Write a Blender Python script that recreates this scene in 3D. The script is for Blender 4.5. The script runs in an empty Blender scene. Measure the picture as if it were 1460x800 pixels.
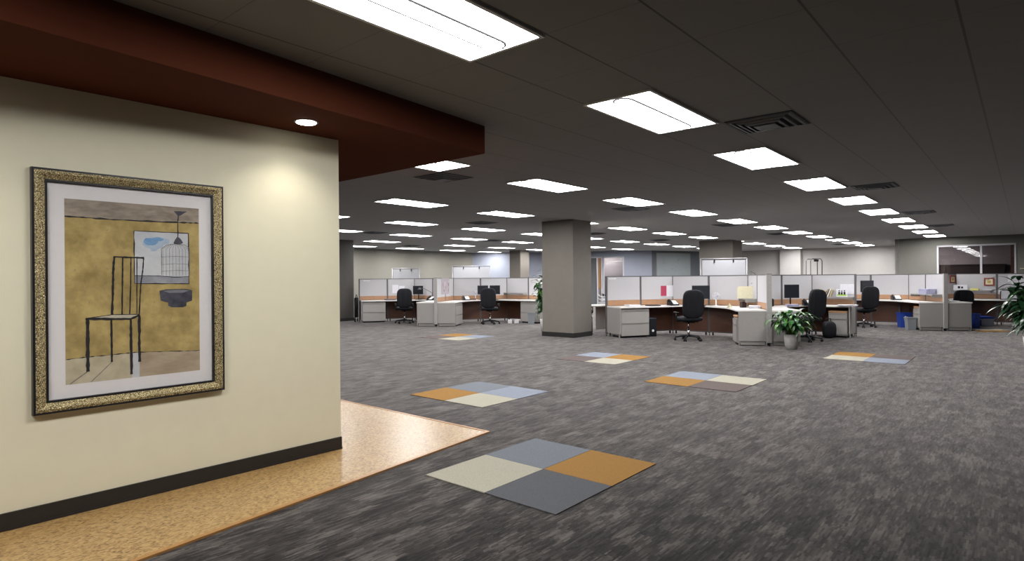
import bpy, bmesh, math, random
from mathutils import Vector, Matrix

S = bpy.context.scene
COL = S.collection
PI = math.pi

# ------------------------------------------------------------------ camera, world, exposure
EYE = 1.436                      # camera height
CEIL = 2.893                     # ceiling height
YAW = 0.70603                    # heading of the building's long axis, seen from the camera
AX = Vector((math.sin(YAW), math.cos(YAW)))      # long axis (rows of lights run this way)
BX = Vector((-math.cos(YAW), math.sin(YAW)))     # cross axis
ANG_A = math.atan2(AX.y, AX.x)
LAMP = 29.0                      # radiance of the light panels

def AB(a, b):
    v = AX * a + BX * b
    return Vector((v.x, v.y))

cam_d = bpy.data.cameras.new('camera')
cam = bpy.data.objects.new('camera', cam_d); COL.objects.link(cam)
cam.location = (0, 0, EYE)
cam.rotation_euler = (Matrix.Rotation(PI / 2, 3, 'X') @ Matrix.Rotation(-0.00804, 3, 'Z')).to_euler()
cam_d.sensor_width = 36; cam_d.lens = 36 * 859 / 1460
cam_d.shift_y = -0.001; cam_d.clip_end = 200; cam_d.clip_start = 0.05
S.camera = cam

w = bpy.data.worlds.new('world'); S.world = w; w.use_nodes = True
w.node_tree.nodes['Background'].inputs[0].default_value = (0.5, 0.52, 0.6, 1)
w.node_tree.nodes['Background'].inputs[1].default_value = 0.012
S.view_settings.view_transform = 'Standard'
S.view_settings.look = 'None'
S.view_settings.gamma = 1.0
S.view_settings.use_curve_mapping = False
S.view_settings.exposure = 0.0
S.cycles.max_bounces = 6
S.cycles.diffuse_bounces = 4
S.cycles.use_denoising = True

# ------------------------------------------------------------------ materials
MATS = {}
def new_mat(name):
    m = bpy.data.materials.new(name); m.use_nodes = True
    nt = m.node_tree
    return m, nt, nt.nodes['Principled BSDF']

def mat(name, col, rough=0.6, metal=0.0, noise=0.06, scale=30.0, bump=0.0, spec=0.5, coat=0.0):
    if name in MATS: return MATS[name]
    m, nt, bs = new_mat(name)
    tc = nt.nodes.new('ShaderNodeTexCoord'); nz = nt.nodes.new('ShaderNodeTexNoise')
    nz.inputs['Scale'].default_value = scale; nz.inputs['Detail'].default_value = 3
    nt.links.new(tc.outputs['Object'], nz.inputs['Vector'])
    mr = nt.nodes.new('ShaderNodeMapRange')
    mr.inputs['To Min'].default_value = 1 - noise; mr.inputs['To Max'].default_value = 1 + noise
    mr.inputs['From Min'].default_value = 0.3; mr.inputs['From Max'].default_value = 0.7
    nt.links.new(nz.outputs['Fac'], mr.inputs['Value'])
    mx = nt.nodes.new('ShaderNodeVectorMath'); mx.operation = 'SCALE'
    mx.inputs[0].default_value = col[:3]
    nt.links.new(mr.outputs['Result'], mx.inputs['Scale'])
    nt.links.new(mx.outputs['Vector'], bs.inputs['Base Color'])
    bs.inputs['Roughness'].default_value = rough; bs.inputs['Metallic'].default_value = metal
    bs.inputs['Specular IOR Level'].default_value = spec
    bs.inputs['Coat Weight'].default_value = coat
    if bump:
        b = nt.nodes.new('ShaderNodeBump'); b.inputs['Strength'].default_value = bump; b.inputs['Distance'].default_value = 0.002
        nt.links.new(nz.outputs['Fac'], b.inputs['Height']); nt.links.new(b.outputs['Normal'], bs.inputs['Normal'])
    MATS[name] = m
    return m

def emit(name, col, strength):
    if name in MATS: return MATS[name]
    m, nt, bs = new_mat(name)
    bs.inputs['Base Color'].default_value = (*col, 1)
    bs.inputs['Emission Color'].default_value = (*col, 1)
    bs.inputs['Emission Strength'].default_value = strength
    MATS[name] = m
    return m

def wood(name, c1, c2, rough=0.4, sc=(2, 2, 40)):
    m, nt, bs = new_mat(name)
    tc = nt.nodes.new('ShaderNodeTexCoord'); mp = nt.nodes.new('ShaderNodeMapping')
    mp.inputs['Scale'].default_value = sc
    nz = nt.nodes.new('ShaderNodeTexNoise'); nz.inputs['Scale'].default_value = 3; nz.inputs['Detail'].default_value = 5
    cr = nt.nodes.new('ShaderNodeValToRGB')
    cr.color_ramp.elements[0].position = 0.3; cr.color_ramp.elements[0].color = (*c1, 1)
    cr.color_ramp.elements[1].position = 0.7; cr.color_ramp.elements[1].color = (*c2, 1)
    nt.links.new(tc.outputs['Object'], mp.inputs['Vector']); nt.links.new(mp.outputs['Vector'], nz.inputs['Vector'])
    nt.links.new(nz.outputs['Fac'], cr.inputs['Fac']); nt.links.new(cr.outputs['Color'], bs.inputs['Base Color'])
    bs.inputs['Roughness'].default_value = rough
    MATS[name] = m
    return m

def math_node(nt, op, a, b=None):
    n = nt.nodes.new('ShaderNodeMath'); n.operation = op
    for k, v in ((0, a), (1, b)):
        if v is None: continue
        if isinstance(v, (int, float)): n.inputs[k].default_value = v
        else: nt.links.new(v, n.inputs[k])
    return n.outputs[0]

def axis_uv(nt):
    """world position turned into (along A, along B)"""
    g = nt.nodes.new('ShaderNodeNewGeometry')
    r = nt.nodes.new('ShaderNodeVectorRotate'); r.rotation_type = 'Z_AXIS'
    r.inputs['Angle'].default_value = -ANG_A
    nt.links.new(g.outputs['Position'], r.inputs['Vector'])
    return r.outputs['Vector']

def scaled(nt, vec, sc):
    n = nt.nodes.new('ShaderNodeVectorMath'); n.operation = 'MULTIPLY'
    nt.links.new(vec, n.inputs[0]); n.inputs[1].default_value = sc
    return n.outputs[0]

def carpet_mat():
    m, nt, bs = new_mat('carpet'); uv = axis_uv(nt)
    def noise(sc, detail=2, rough=0.5):
        n = nt.nodes.new('ShaderNodeTexNoise'); n.inputs['Scale'].default_value = 1
        n.inputs['Detail'].default_value = detail; n.inputs['Roughness'].default_value = rough
        nt.links.new(scaled(nt, uv, sc), n.inputs['Vector']); return n.outputs['Fac']
    def cells(sx, sy):
        f = nt.nodes.new('ShaderNodeVectorMath'); f.operation = 'FLOOR'
        nt.links.new(scaled(nt, uv, (sx, sy, 0)), f.inputs[0])
        wn = nt.nodes.new('ShaderNodeTexWhiteNoise'); wn.noise_dimensions = '3D'
        nt.links.new(f.outputs[0], wn.inputs['Vector']); return wn.outputs['Value']
    # every yarn row is shifted a little along its length, so patches end raggedly
    sp = nt.nodes.new('ShaderNodeSeparateXYZ'); nt.links.new(uv, sp.inputs[0])
    yarn = cells(0, 1 / 0.011)
    shift = math_node(nt, 'MULTIPLY', yarn, 0.10)
    cmb = nt.nodes.new('ShaderNodeCombineXYZ')
    nt.links.new(math_node(nt, 'ADD', sp.outputs[0], shift), cmb.inputs[0]); nt.links.new(sp.outputs[1], cmb.inputs[1])
    uv0 = uv
    uv = cmb.outputs[0]
    tot = math_node(nt, 'MULTIPLY', cells(1 / 0.17, 1 / 0.13), 0.32)
    tot = math_node(nt, 'ADD', tot, math_node(nt, 'MULTIPLY', cells(1 / 0.30, 1 / 0.055), 0.22))
    tot = math_node(nt, 'ADD', tot, math_node(nt, 'MULTIPLY', cells(1 / 0.12, 1 / 0.022), 0.26))
    tot = math_node(nt, 'ADD', tot, math_node(nt, 'MULTIPLY', cells(1 / 0.06, 1 / 0.011), 0.34))
    uv = uv0
    tot = math_node(nt, 'ADD', tot, math_node(nt, 'MULTIPLY', cells(1 / 0.615, 1 / 0.615), 0.05))
    tot = math_node(nt, 'ADD', tot, math_node(nt, 'MULTIPLY', noise((3.0, 8, 1), 3, 0.6), 0.75))
    cr = nt.nodes.new('ShaderNodeValToRGB')
    e = cr.color_ramp.elements
    e[0].position = 0.18; e[0].color = (0.004, 0.0038, 0.0042, 1)
    e[1].position = 0.92; e[1].color = (0.088, 0.079, 0.072, 1)
    x = e.new(0.52); x.color = (0.0155, 0.014, 0.0138, 1)
    mr = nt.nodes.new('ShaderNodeMapRange'); mr.inputs['From Min'].default_value = 0.46; mr.inputs['From Max'].default_value = 1.48
    nt.links.new(tot, mr.inputs['Value'])
    nt.links.new(mr.outputs['Result'], cr.inputs['Fac']); nt.links.new(cr.outputs['Color'], bs.inputs['Base Color'])
    c2 = nt.nodes.new('ShaderNodeValToRGB'); c2.color_ramp.elements[0].position = 0.1; c2.color_ramp.elements[0].color = (0.52, 0.495, 0.50, 1)
    c2.color_ramp.elements[1].position = 0.95; c2.color_ramp.elements[1].color = (1.0, 0.95, 0.93, 1)
    nt.links.new(mr.outputs['Result'], c2.inputs['Fac']); nt.links.new(c2.outputs['Color'], bs.inputs['Sheen Tint'])
    bs.inputs['Roughness'].default_value = 0.95; bs.inputs['Specular IOR Level'].default_value = 0.10
    bs.inputs['Sheen Weight'].default_value = 1.0; bs.inputs['Sheen Roughness'].default_value = 0.325
    b = nt.nodes.new('ShaderNodeBump'); b.inputs['Strength'].default_value = 0.4; b.inputs['Distance'].default_value = 0.003
    nt.links.new(tot, b.inputs['Height']); nt.links.new(b.outputs['Normal'], bs.inputs['Normal'])
    return m

def cork_mat():
    m, nt, bs = new_mat('cork'); uv = axis_uv(nt)
    n1 = nt.nodes.new('ShaderNodeTexNoise'); n1.inputs['Scale'].default_value = 1; n1.inputs['Detail'].default_value = 4; n1.inputs['Roughness'].default_value = 0.65
    nt.links.new(scaled(nt, uv, (45, 110, 1)), n1.inputs['Vector'])
    v = nt.nodes.new('ShaderNodeTexVoronoi'); v.inputs['Scale'].default_value = 1
    nt.links.new(scaled(nt, uv, (55, 95, 1)), v.inputs['Vector'])
    sp = nt.nodes.new('ShaderNodeSeparateColor'); nt.links.new(v.outputs['Color'], sp.inputs[0])
    t = math_node(nt, 'ADD', math_node(nt, 'MULTIPLY', n1.outputs['Fac'], 0.7), math_node(nt, 'MULTIPLY', sp.outputs[0], 0.3))
    cr = nt.nodes.new('ShaderNodeValToRGB'); e = cr.color_ramp.elements
    e[0].position = 0.30; e[0].color = (0.13, 0.065, 0.02, 1)
    e[1].position = 0.72; e[1].color = (0.52, 0.35, 0.15, 1)
    x = e.new(0.44); x.color = (0.34, 0.205, 0.072, 1)
    nt.links.new(t, cr.inputs['Fac']); nt.links.new(cr.outputs['Color'], bs.inputs['Base Color'])
    bs.inputs['Roughness'].default_value = 0.38; bs.inputs['Coat Weight'].default_value = 0.22; bs.inputs['Coat Roughness'].default_value = 0.2
    return m

def ceiling_mat():
    m, nt, bs = new_mat('ceiling_tiles'); uv = axis_uv(nt)
    sp = nt.nodes.new('ShaderNodeSeparateXYZ'); nt.links.new(uv, sp.inputs[0])
    def line(o, off, pitch, wd):
        t = math_node(nt, 'DIVIDE', math_node(nt, 'SUBTRACT', o, off), pitch)
        f = math_node(nt, 'FRACT', math_node(nt, 'ADD', t, 100.5))
        d = math_node(nt, 'ABSOLUTE', math_node(nt, 'SUBTRACT', f, 0.5))
        return math_node(nt, 'LESS_THAN', d, wd / pitch)
    # wide seams follow the light rows, thin ones cross them
    l1 = line(sp.outputs[1], 2.16, 0.6296, 0.007)
    l2 = line(sp.outputs[0], 1.515, 0.6735, 0.003)
    l2 = math_node(nt, 'MULTIPLY', l2, 0.55)
    l = math_node(nt, 'MAXIMUM', l1, l2)
    nz = nt.nodes.new('ShaderNodeTexNoise'); nz.inputs['Scale'].default_value = 90; nz.inputs['Detail'].default_value = 3
    nt.links.new(uv, nz.inputs['Vector'])
    mx = nt.nodes.new('ShaderNodeMix'); mx.data_type = 'RGBA'
    mx.inputs[6].default_value = (0.185, 0.179, 0.182, 1); mx.inputs[7].default_value = (0.035, 0.033, 0.033, 1)
    nt.links.new(l, mx.inputs[0]); nt.links.new(mx.outputs[2], bs.inputs['Base Color'])
    bs.inputs['Roughness'].default_value = 0.9; bs.inputs['Specular IOR Level'].default_value = 0.2
    bs.inputs['Sheen Weight'].default_value = 0.8; bs.inputs['Sheen Roughness'].default_value = 0.36
    b = nt.nodes.new('ShaderNodeBump'); b.inputs['Strength'].default_value = 0.25; b.inputs['Distance'].default_value = 0.002
    nt.links.new(nz.outputs['Fac'], b.inputs['Height']); nt.links.new(b.outputs['Normal'], bs.inputs['Normal'])
    return m

def glass_mat(name='glass', tint=(0.9, 0.93, 0.95), refl=0.07):
    m = bpy.data.materials.new(name); m.use_nodes = True; nt = m.node_tree
    nt.nodes.clear()
    out = nt.nodes.new('ShaderNodeOutputMaterial'); mx = nt.nodes.new('ShaderNodeMixShader')
    tr = nt.nodes.new('ShaderNodeBsdfTransparent'); tr.inputs[0].default_value = (*tint, 1)
    gl = nt.nodes.new('ShaderNodeBsdfGlossy'); gl.inputs['Roughness'].default_value = 0.02
    lw = nt.nodes.new('ShaderNodeLayerWeight'); lw.inputs['Blend'].default_value = 0.5
    ad = math_node(nt, 'ADD', math_node(nt, 'MULTIPLY', math_node(nt, 'POWER', lw.outputs['Facing'], 4.0), 0.6), refl / 2)
    nt.links.new(ad, mx.inputs[0]); nt.links.new(tr.outputs[0], mx.inputs[1]); nt.links.new(gl.outputs[0], mx.inputs[2])
    nt.links.new(mx.outputs[0], out.inputs[0])
    return m

M_CARPET = carpet_mat(); M_CORK = cork_mat(); M_CEIL = ceiling_mat(); M_GLASS = glass_mat()
M_WALL = mat('cream_paint', (0.77, 0.735, 0.56), 0.7, noise=0.015, scale=8, bump=0.05)
M_OLIVE = mat('sage_paint', (0.29, 0.28, 0.245), 0.75, noise=0.02, scale=5)
M_GREEN = mat('grey_green_paint', (0.205, 0.20, 0.18), 0.75, noise=0.02, scale=5)
M_PALE = mat('pale_paint', (0.57, 0.55, 0.535), 0.75, noise=0.02, scale=5)
M_BLUE = mat('blue_grey_paint', (0.38, 0.41, 0.50), 0.75, noise=0.02, scale=5)
M_BLUED = mat('blue_slate_paint', (0.17, 0.19, 0.22), 0.75, noise=0.02, scale=5)
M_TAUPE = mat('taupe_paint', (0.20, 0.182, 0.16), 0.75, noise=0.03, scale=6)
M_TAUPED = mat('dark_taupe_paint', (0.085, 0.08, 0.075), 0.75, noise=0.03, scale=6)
M_RUST = mat('rust_paint', (0.082, 0.022, 0.010), 0.9, noise=0.03, scale=6, spec=0.1)
M_RUSTD = mat('rust_brown_paint', (0.15, 0.036, 0.018), 0.75, noise=0.03, scale=6)
M_BASE = mat('charcoal_baseboard', (0.022, 0.020, 0.020), 0.45)
M_CORKEDGE = mat('cork_edging', (0.36, 0.18, 0.055), 0.4)
M_PANEL = mat('grey_laminate', (0.345, 0.33, 0.315), 0.5, noise=0.03)
M_PANELD = mat('grey_laminate_edge', (0.27, 0.26, 0.245), 0.5)
M_TOP = mat('off_white_worktop', (0.82, 0.80, 0.78), 0.35, noise=0.02)
M_FABRIC = mat('pale_grey_fabric', (0.50, 0.495, 0.52), 0.95, noise=0.04, scale=150, bump=0.2)
M_TRIMG = mat('dark_grey_metal_trim', (0.13, 0.125, 0.13), 0.45, metal=0.3)
M_POSTG = mat('grey_metal_post', (0.38, 0.37, 0.36), 0.5)
M_WOODL = wood('light_wood_band', (0.36, 0.19, 0.10), (0.46, 0.27, 0.155))
M_WOODD = wood('brown_wood_panel', (0.115, 0.048, 0.03), (0.16, 0.07, 0.042))
M_DOORW = wood('orange_door_wood', (0.38, 0.18, 0.06), (0.48, 0.26, 0.09), sc=(20, 20, 2))
M_BLACK = mat('black_fabric', (0.008, 0.009, 0.013), 0.7, noise=0.15, scale=60, bump=0.3, spec=0.3)
M_BLACKP = mat('black_plastic', (0.009, 0.010, 0.013), 0.45, spec=0.35)
M_SCREEN = mat('dark_screen', (0.018, 0.02, 0.026), 0.25)
M_STEEL = mat('grey_steel_tube', (0.34, 0.34, 0.37), 0.4, metal=0.3)
M_CHROME = mat('chrome', (0.62, 0.62, 0.64), 0.2, metal=1.0)
M_WHITE = mat('white_plastic', (0.72, 0.72, 0.74), 0.4)
M_PAPER = mat('white_paper', (0.70, 0.70, 0.75), 0.8)
M_LAV = mat('lavender_paper', (0.44, 0.44, 0.60), 0.8)
M_CREAM = mat('cream_card', (0.74, 0.70, 0.50), 0.8)
M_YELLOW = mat('yellow_paper', (0.78, 0.74, 0.22), 0.8)
M_RED = mat('crimson_paper', (0.42, 0.045, 0.10), 0.7)
M_REDW = mat('red_frame_wood', (0.26, 0.05, 0.03), 0.5)
M_TAN = mat('tan_cushion', (0.42, 0.24, 0.13), 0.8)
M_NAVY = mat('navy_plastic', (0.022, 0.03, 0.06), 0.4)
M_BLUEBIN = mat('blue_bin_plastic', (0.02, 0.06, 0.34), 0.45)
M_GREYP = mat('grey_bin_plastic', (0.24, 0.26, 0.28), 0.5)
M_POT = mat('white_glazed_pot', (0.60, 0.59, 0.57), 0.35)
M_SOIL = mat('potting_soil', (0.03, 0.02, 0.015), 0.95)
M_LEAF = mat('glossy_leaf', (0.024, 0.095, 0.026), 0.32, noise=0.4, scale=9)
M_LEAFY = mat('fresh_leaf', (0.055, 0.17, 0.022), 0.35, noise=0.35, scale=9)
M_LEAFD = mat('dark_leaf', (0.016, 0.055, 0.022), 0.3, noise=0.4, scale=9)
M_STEM = mat('plant_stem', (0.10, 0.14, 0.05), 0.6)
M_MARK = mat('grey_marker_ink', (0.33, 0.36, 0.42), 0.7)
M_BOARD = mat('whiteboard_enamel', (0.42, 0.43, 0.46), 0.25, noise=0.01)
M_BOARDC = mat('cool_whiteboard', (0.36, 0.41, 0.43), 0.3, noise=0.03)
M_FRAMEW = mat('white_window_frame', (0.62, 0.62, 0.66), 0.4)
M_PINK = mat('rose_grey_paint', (0.42, 0.37, 0.37), 0.75)
M_DARKW = mat('espresso_wood', (0.03, 0.016, 0.013), 0.5)
M_VENT = mat('vent_metal', (0.10, 0.105, 0.125), 0.45, metal=0.2)
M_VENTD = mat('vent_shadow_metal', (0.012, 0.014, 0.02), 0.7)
M_TROFF = mat('white_enamel', (0.72, 0.73, 0.75), 0.4)
M_LAMP = emit('lit_diffuser', (1.0, 0.975, 0.96), LAMP)
M_LAMPC = emit('lit_lamp_basket', (1.0, 0.985, 0.975), LAMP * 1.25)
M_DOWN = emit('lit_downlight_lens', (1.0, 0.93, 0.82), 14.0)

# ------------------------------------------------------------------ mesh helpers
class MB:
    def __init__(self): self.bm = bmesh.new(); self.mats = []
    def mi(self, m):
        if m not in self.mats: self.mats.append(m)
        return self.mats.index(m)
    def faces(self, vs, fs, m=None, smooth=False):
        k = self.mi(m) if m else 0
        v = [self.bm.verts.new(p) for p in vs]
        for f in fs:
            try:
                fc = self.bm.faces.new([v[i] for i in f]); fc.material_index = k; fc.smooth = smooth
            except ValueError: pass
        return v
    def box(self, x0, x1, y0, y1, z0, z1, m=None, M=None):
        p = [Vector(q) for q in ((x0,y0,z0),(x1,y0,z0),(x1,y1,z0),(x0,y1,z0),(x0,y0,z1),(x1,y0,z1),(x1,y1,z1),(x0,y1,z1))]
        if M: p = [M @ q for q in p]
        self.faces(p, [(0,3,2,1),(4,5,6,7),(0,1,5,4),(1,2,6,5),(2,3,7,6),(3,0,4,7)], m)
    def rbox(self, x0, x1, y0, y1, z0, z1, r, m=None, M=None, seg=2):
        t = bmesh.new(); bmesh.ops.create_cube(t, size=1)
        for v in t.verts:
            v.co = Vector((x0 + (v.co.x + .5) * (x1 - x0), y0 + (v.co.y + .5) * (y1 - y0), z0 + (v.co.z + .5) * (z1 - z0)))
        bmesh.ops.bevel(t, geom=t.edges[:], offset=r, segments=seg, affect='EDGES', profile=0.5)
        self.merge(t, m, M)
    def merge(self, t, m=None, M=None, smooth=False):
        k = self.mi(m) if m else 0
        t.verts.index_update()
        vs = [self.bm.verts.new((M @ v.co) if M else v.co) for v in t.verts]
        for f in t.faces:
            try:
                g = self.bm.faces.new([vs[v.index] for v in f.verts]); g.material_index = k; g.smooth = smooth
            except ValueError: pass
        t.free()
    def prism(self, pts, z0, z1, m=None, M=None):
        n = len(pts)
        area = sum(pts[i][0] * pts[(i + 1) % n][1] - pts[(i + 1) % n][0] * pts[i][1] for i in range(n))
        if area < 0: pts = pts[::-1]
        p = [Vector((x, y, z0)) for x, y in pts] + [Vector((x, y, z1)) for x, y in pts]
        if M: p = [M @ q for q in p]
        self.faces(p, [tuple(range(n))[::-1], tuple(range(n, 2 * n))] + [(i, (i + 1) % n, n + (i + 1) % n, n + i) for i in range(n)], m)
    def tube(self, path, r, m=None, seg=8, r2=None, caps=True, M=None):
        pts = [Vector(p) for p in path]; n = len(pts); rings = []
        k = self.mi(m) if m else 0
        up = Vector((0, 0, 1))
        for i, p in enumerate(pts):
            d = (pts[min(i + 1, n - 1)] - pts[max(i - 1, 0)]).normalized()
            a = d.cross(up if abs(d.z) < 0.95 else Vector((1, 0, 0))).normalized(); b = d.cross(a).normalized()
            rr = r if r2 is None else r + (r2 - r) * i / max(n - 1, 1)
            ring = []
            for j in range(seg):
                q = p + (a * math.cos(2 * PI * j / seg) + b * math.sin(2 * PI * j / seg)) * rr
                ring.append(self.bm.verts.new((M @ q) if M else q))
            rings.append(ring)
        for i in range(n - 1):
            for j in range(seg):
                f = self.bm.faces.new((rings[i][j], rings[i][(j + 1) % seg], rings[i + 1][(j + 1) % seg], rings[i + 1][j]))
                f.material_index = k; f.smooth = True
        if caps:
            for rg in (rings[0][::-1], rings[-1]):
                try: self.bm.faces.new(rg).material_index = k
                except ValueError: pass
    def lathe(self, prof, m=None, seg=24, M=None, smooth=True):
        k = self.mi(m) if m else 0; rings = []
        for r, z in prof:
            ring = []
            for j in range(seg):
                q = Vector((r * math.cos(2 * PI * j / seg), r * math.sin(2 * PI * j / seg), z))
                ring.append(self.bm.verts.new((M @ q) if M else q))
            rings.append(ring)
        for i in range(len(rings) - 1):
            for j in range(seg):
                f = self.bm.faces.new((rings[i][j], rings[i][(j + 1) % seg], rings[i + 1][(j + 1) % seg], rings[i + 1][j]))
                f.material_index = k; f.smooth = smooth
        for rg in (rings[0][::-1], rings[-1]):
            f = self.bm.faces.new(rg); f.material_index = k
    def mesh(self, name, m=None, weld=False):
        if weld: bmesh.ops.remove_doubles(self.bm, verts=self.bm.verts, dist=1e-5)
        bmesh.ops.recalc_face_normals(self.bm, faces=self.bm.faces)
        me = bpy.data.meshes.new(name); self.bm.to_mesh(me); self.bm.free()
        for q in (self.mats or [m]): me.materials.append(q)
        return me

def one(fn, *a, m=None, name='part', **k):
    b = MB(); getattr(b, fn)(*a, **k); return b.mesh(name, m)
def boxes(lst, m, name='part', r=0.0):
    b = MB()
    for q in lst:
        if r: b.rbox(*q, r)
        else: b.box(*q)
    return b.mesh(name, m)

def link(o, parent=None):
    COL.objects.link(o)
    if parent is not None: o.parent = parent
    return o
def tag(o, label=None, cat=None, group=None, kind=None):
    if label: o['label'] = label
    if cat: o['category'] = cat
    if group: o['group'] = group
    if kind: o['kind'] = kind
    return o

def struct(name, me, loc=(0, 0, 0), rz=0.0, parent=None, label=None):
    o = bpy.data.objects.new(name, me); link(o, parent)
    o.location = loc; o.rotation_euler = (0, 0, rz)
    if parent is None: o['kind'] = 'structure'
    if label: o['label'] = label
    return o

# a kit is (name, [(part name, mesh, [sub parts...], label or None)]);   place() makes one thing out of it
def place(kit, loc, rz=0.0, label='', cat='', group=None, rot=None):
    name, parts = kit
    if len(parts) == 1 and parts[0][0] is None:
        r = bpy.data.objects.new(name, parts[0][1])
    else:
        r = bpy.data.objects.new(name, None); r.empty_display_size = 0.1
    link(r); r.location = loc if len(loc) == 3 else (*loc, 0)
    r.rotation_euler = rot if rot else (0, 0, rz)
    tag(r, label, cat, group)
    if r.data is None:
        for pn, me, subs, lb in [tuple(p) + (None,) * (4 - len(p)) for p in parts]:
            c = bpy.data.objects.new(pn, me); link(c, r)
            if lb: c['label'] = lb
            for sn, sm in (subs or []):
                link(bpy.data.objects.new(sn, sm), c)
    return r
def solo(name, me): return (name, [(None, me, None, None)])

def heading(d): return math.atan2(d[1], d[0])

# ------------------------------------------------------------------ the setting: floor, ceiling, walls
struct('floor', one('prism', [(-16, -5), (27, -5), (27, 40), (-16, 40)], -0.1, 0.0, m=M_CARPET, name='floor'), label='grey streaked carpet floor')
struct('ceiling', one('prism', [(-16, -5), (27, -5), (27, 40), (-16, 40)], CEIL, CEIL + 0.15, m=M_CEIL, name='ceiling'), label='dark tiled ceiling')

# cork strip and its edging (front edge turned a few degrees off the building's axes)
cf0 = Vector((-1.957, 3.106)); cc = Vector((-0.262, 5.654)); cdir = (cc - cf0).normalized()
c_far = cc + BX * 3.2
c_near = cc - cdir * 9.0
cork_pts = [tuple(c_near), tuple(cc), tuple(c_far), tuple(c_far - AX * 11)]
struct('floor', one('prism', cork_pts, 0.0, 0.010, m=M_CORK, name='cork_floor'), label='shiny mottled cork flooring beside the picture wall')
nrm = Vector((cdir.y, -cdir.x))
b = MB()
b.prism([tuple(c_near), tuple(cc), tuple(cc + nrm * .035 + AX * .0), tuple(c_near + nrm * .035)], 0, 0.013)
b.prism([tuple(cc + nrm * .035), tuple(cc), tuple(c_far), tuple(c_far + AX * .025), tuple(cc + nrm * .03 + AX * .03)], 0, 0.013)
struct('trim_1', b.mesh('cork_edging', M_CORKEDGE), label='tan edging strip around the cork flooring')

# left wall with the picture
W1 = Vector((-1.468, 5.128)); WU = Vector((0.66422, 0.74753)); WN = Vector((WU.y, -WU.x))
WR = heading(WU)
SOF = 2.633
struct('wall_left', one('box', -6.5, 0, 0.0, 0.18, 0.0, SOF + .02, m=M_WALL, name='wall_left'), (*W1, 0), WR, label='cream painted wall on the left')
struct('baseboard_left', boxes([(-6.5, 0.004, -0.012, 0.0, 0.010, 0.112), (-6.5, 0.006, -0.016, 0.0, 0.010, 0.024)], M_BASE), (*W1, 0), WR, label='charcoal baseboard below the cream wall')

# soffit (bulkhead) above it
f_corner = Vector((-0.248, 5.72)); fdir = Vector((1.80078, 2.61488)).normalized()
s_pts = [tuple(f_corner - fdir * 10), tuple(f_corner), tuple(f_corner + BX * 3.3), tuple(f_corner + BX * 3.3 - AX * 11)]
b = MB(); b.prism(s_pts, SOF, CEIL, M_RUST)
so = b.mesh('soffit')
struct('ceiling_soffit', so, label='rust brown dropped soffit above the picture wall')

def wall_run(name, p0, p1, m, th=0.15, z1=CEIL, holes=(), label=None):
    p0 = Vector(p0); p1 = Vector(p1); L = (p1 - p0).length; b = MB()
    xs = 0.0
    for (x0, x1, za, zb) in sorted(holes):
        b.box(xs, x0, 0, th, 0, z1); b.box(x0, x1, 0, th, zb, z1)
        if za > 0: b.box(x0, x1, 0, th, 0, za)
        xs = x1
    b.box(xs, L, 0, th, 0, z1)
    return struct(name, b.mesh(name, m), (*p0, 0), heading(p1 - p0), label=label)

far_a = Vector((-2.138, 32.75)); far_l = far_a - Vector((0.6375, 0.7704)) * 19
wall_run('wall_back', far_l, far_a, M_OLIVE, label='sage painted far left wall')
bl1 = Vector((7.33, 31.55))
# window and door openings of the blue wall, measured along it from far_a
wall_run('wall_back', far_a, bl1, M_BLUE, holes=[(5.80, 6.98, 0, 2.6), (7.02, 8.11, 0.5, 2.6)], label='blue grey far wall behind the middle workstation')
corner2 = Vector((10.95, 33.45))
wall_run('wall_back', bl1, corner2, M_BLUED, label='slate wall that carries the large whiteboard')
rw = Vector((14.76, 30.2)) + AX * .9; BN = -BX       # to the right and nearer
corner3 = rw - BN * 5.4
wall_run('wall_back', corner2, corner3, M_BLUED, label='slate wall stub behind the broad column')
wall_run('wall_right', corner3, rw + BN * 6.0, M_PALE, label='pale cream far right wall')
# bright pier on the pale wall
struct('wall_pier', one('box', -1.40, -0.40, -0.42, 0.0, 0, CEIL, m=M_PALE), (*rw, 0), heading(BN), label='bright pier standing out of the pale far wall')
g0 = Vector((15.07, 23.7))
WIN = (1.353, 3.66, 0.95, 2.585)
wall_run('wall_right', g0, g0 + BN * 9, M_GREEN, holes=[WIN], label='grey green wall with the interior window')
struct('wall_right', one('box', 0, 7.4, -0.15, 0, 0, CEIL, m=M_PALE), (*g0, 0), heading(AX), label='pale return wall beside the grey green wall')

# interior window in the grey green wall
b = MB(); x0, x1, z0, z1 = WIN; f = 0.055
for q in ((x0, x1, z0, z0 + f), (x0, x1, z1 - f, z1), (x0, x0 + f, z0, z1), (x1 - f, x1, z0, z1), (2.645, 2.705, z0, z1)):
    b.box(q[0], q[1], -0.02, 0.17, q[2], q[3])
wf = struct('window_1', b.mesh('window_frame', M_FRAMEW), (*g0, 0), heading(BN), label='white framed interior window in two panes')
for a0, a1 in ((x0 + f, 2.645), (2.705, x1 - f)):
    struct('window_pane', one('box', a0, a1, 0.07, 0.076, z0 + f, z1 - f, m=glass_mat('interior_glass', (0.8, 0.8, 0.82), 0.10)), parent=wf)
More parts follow.
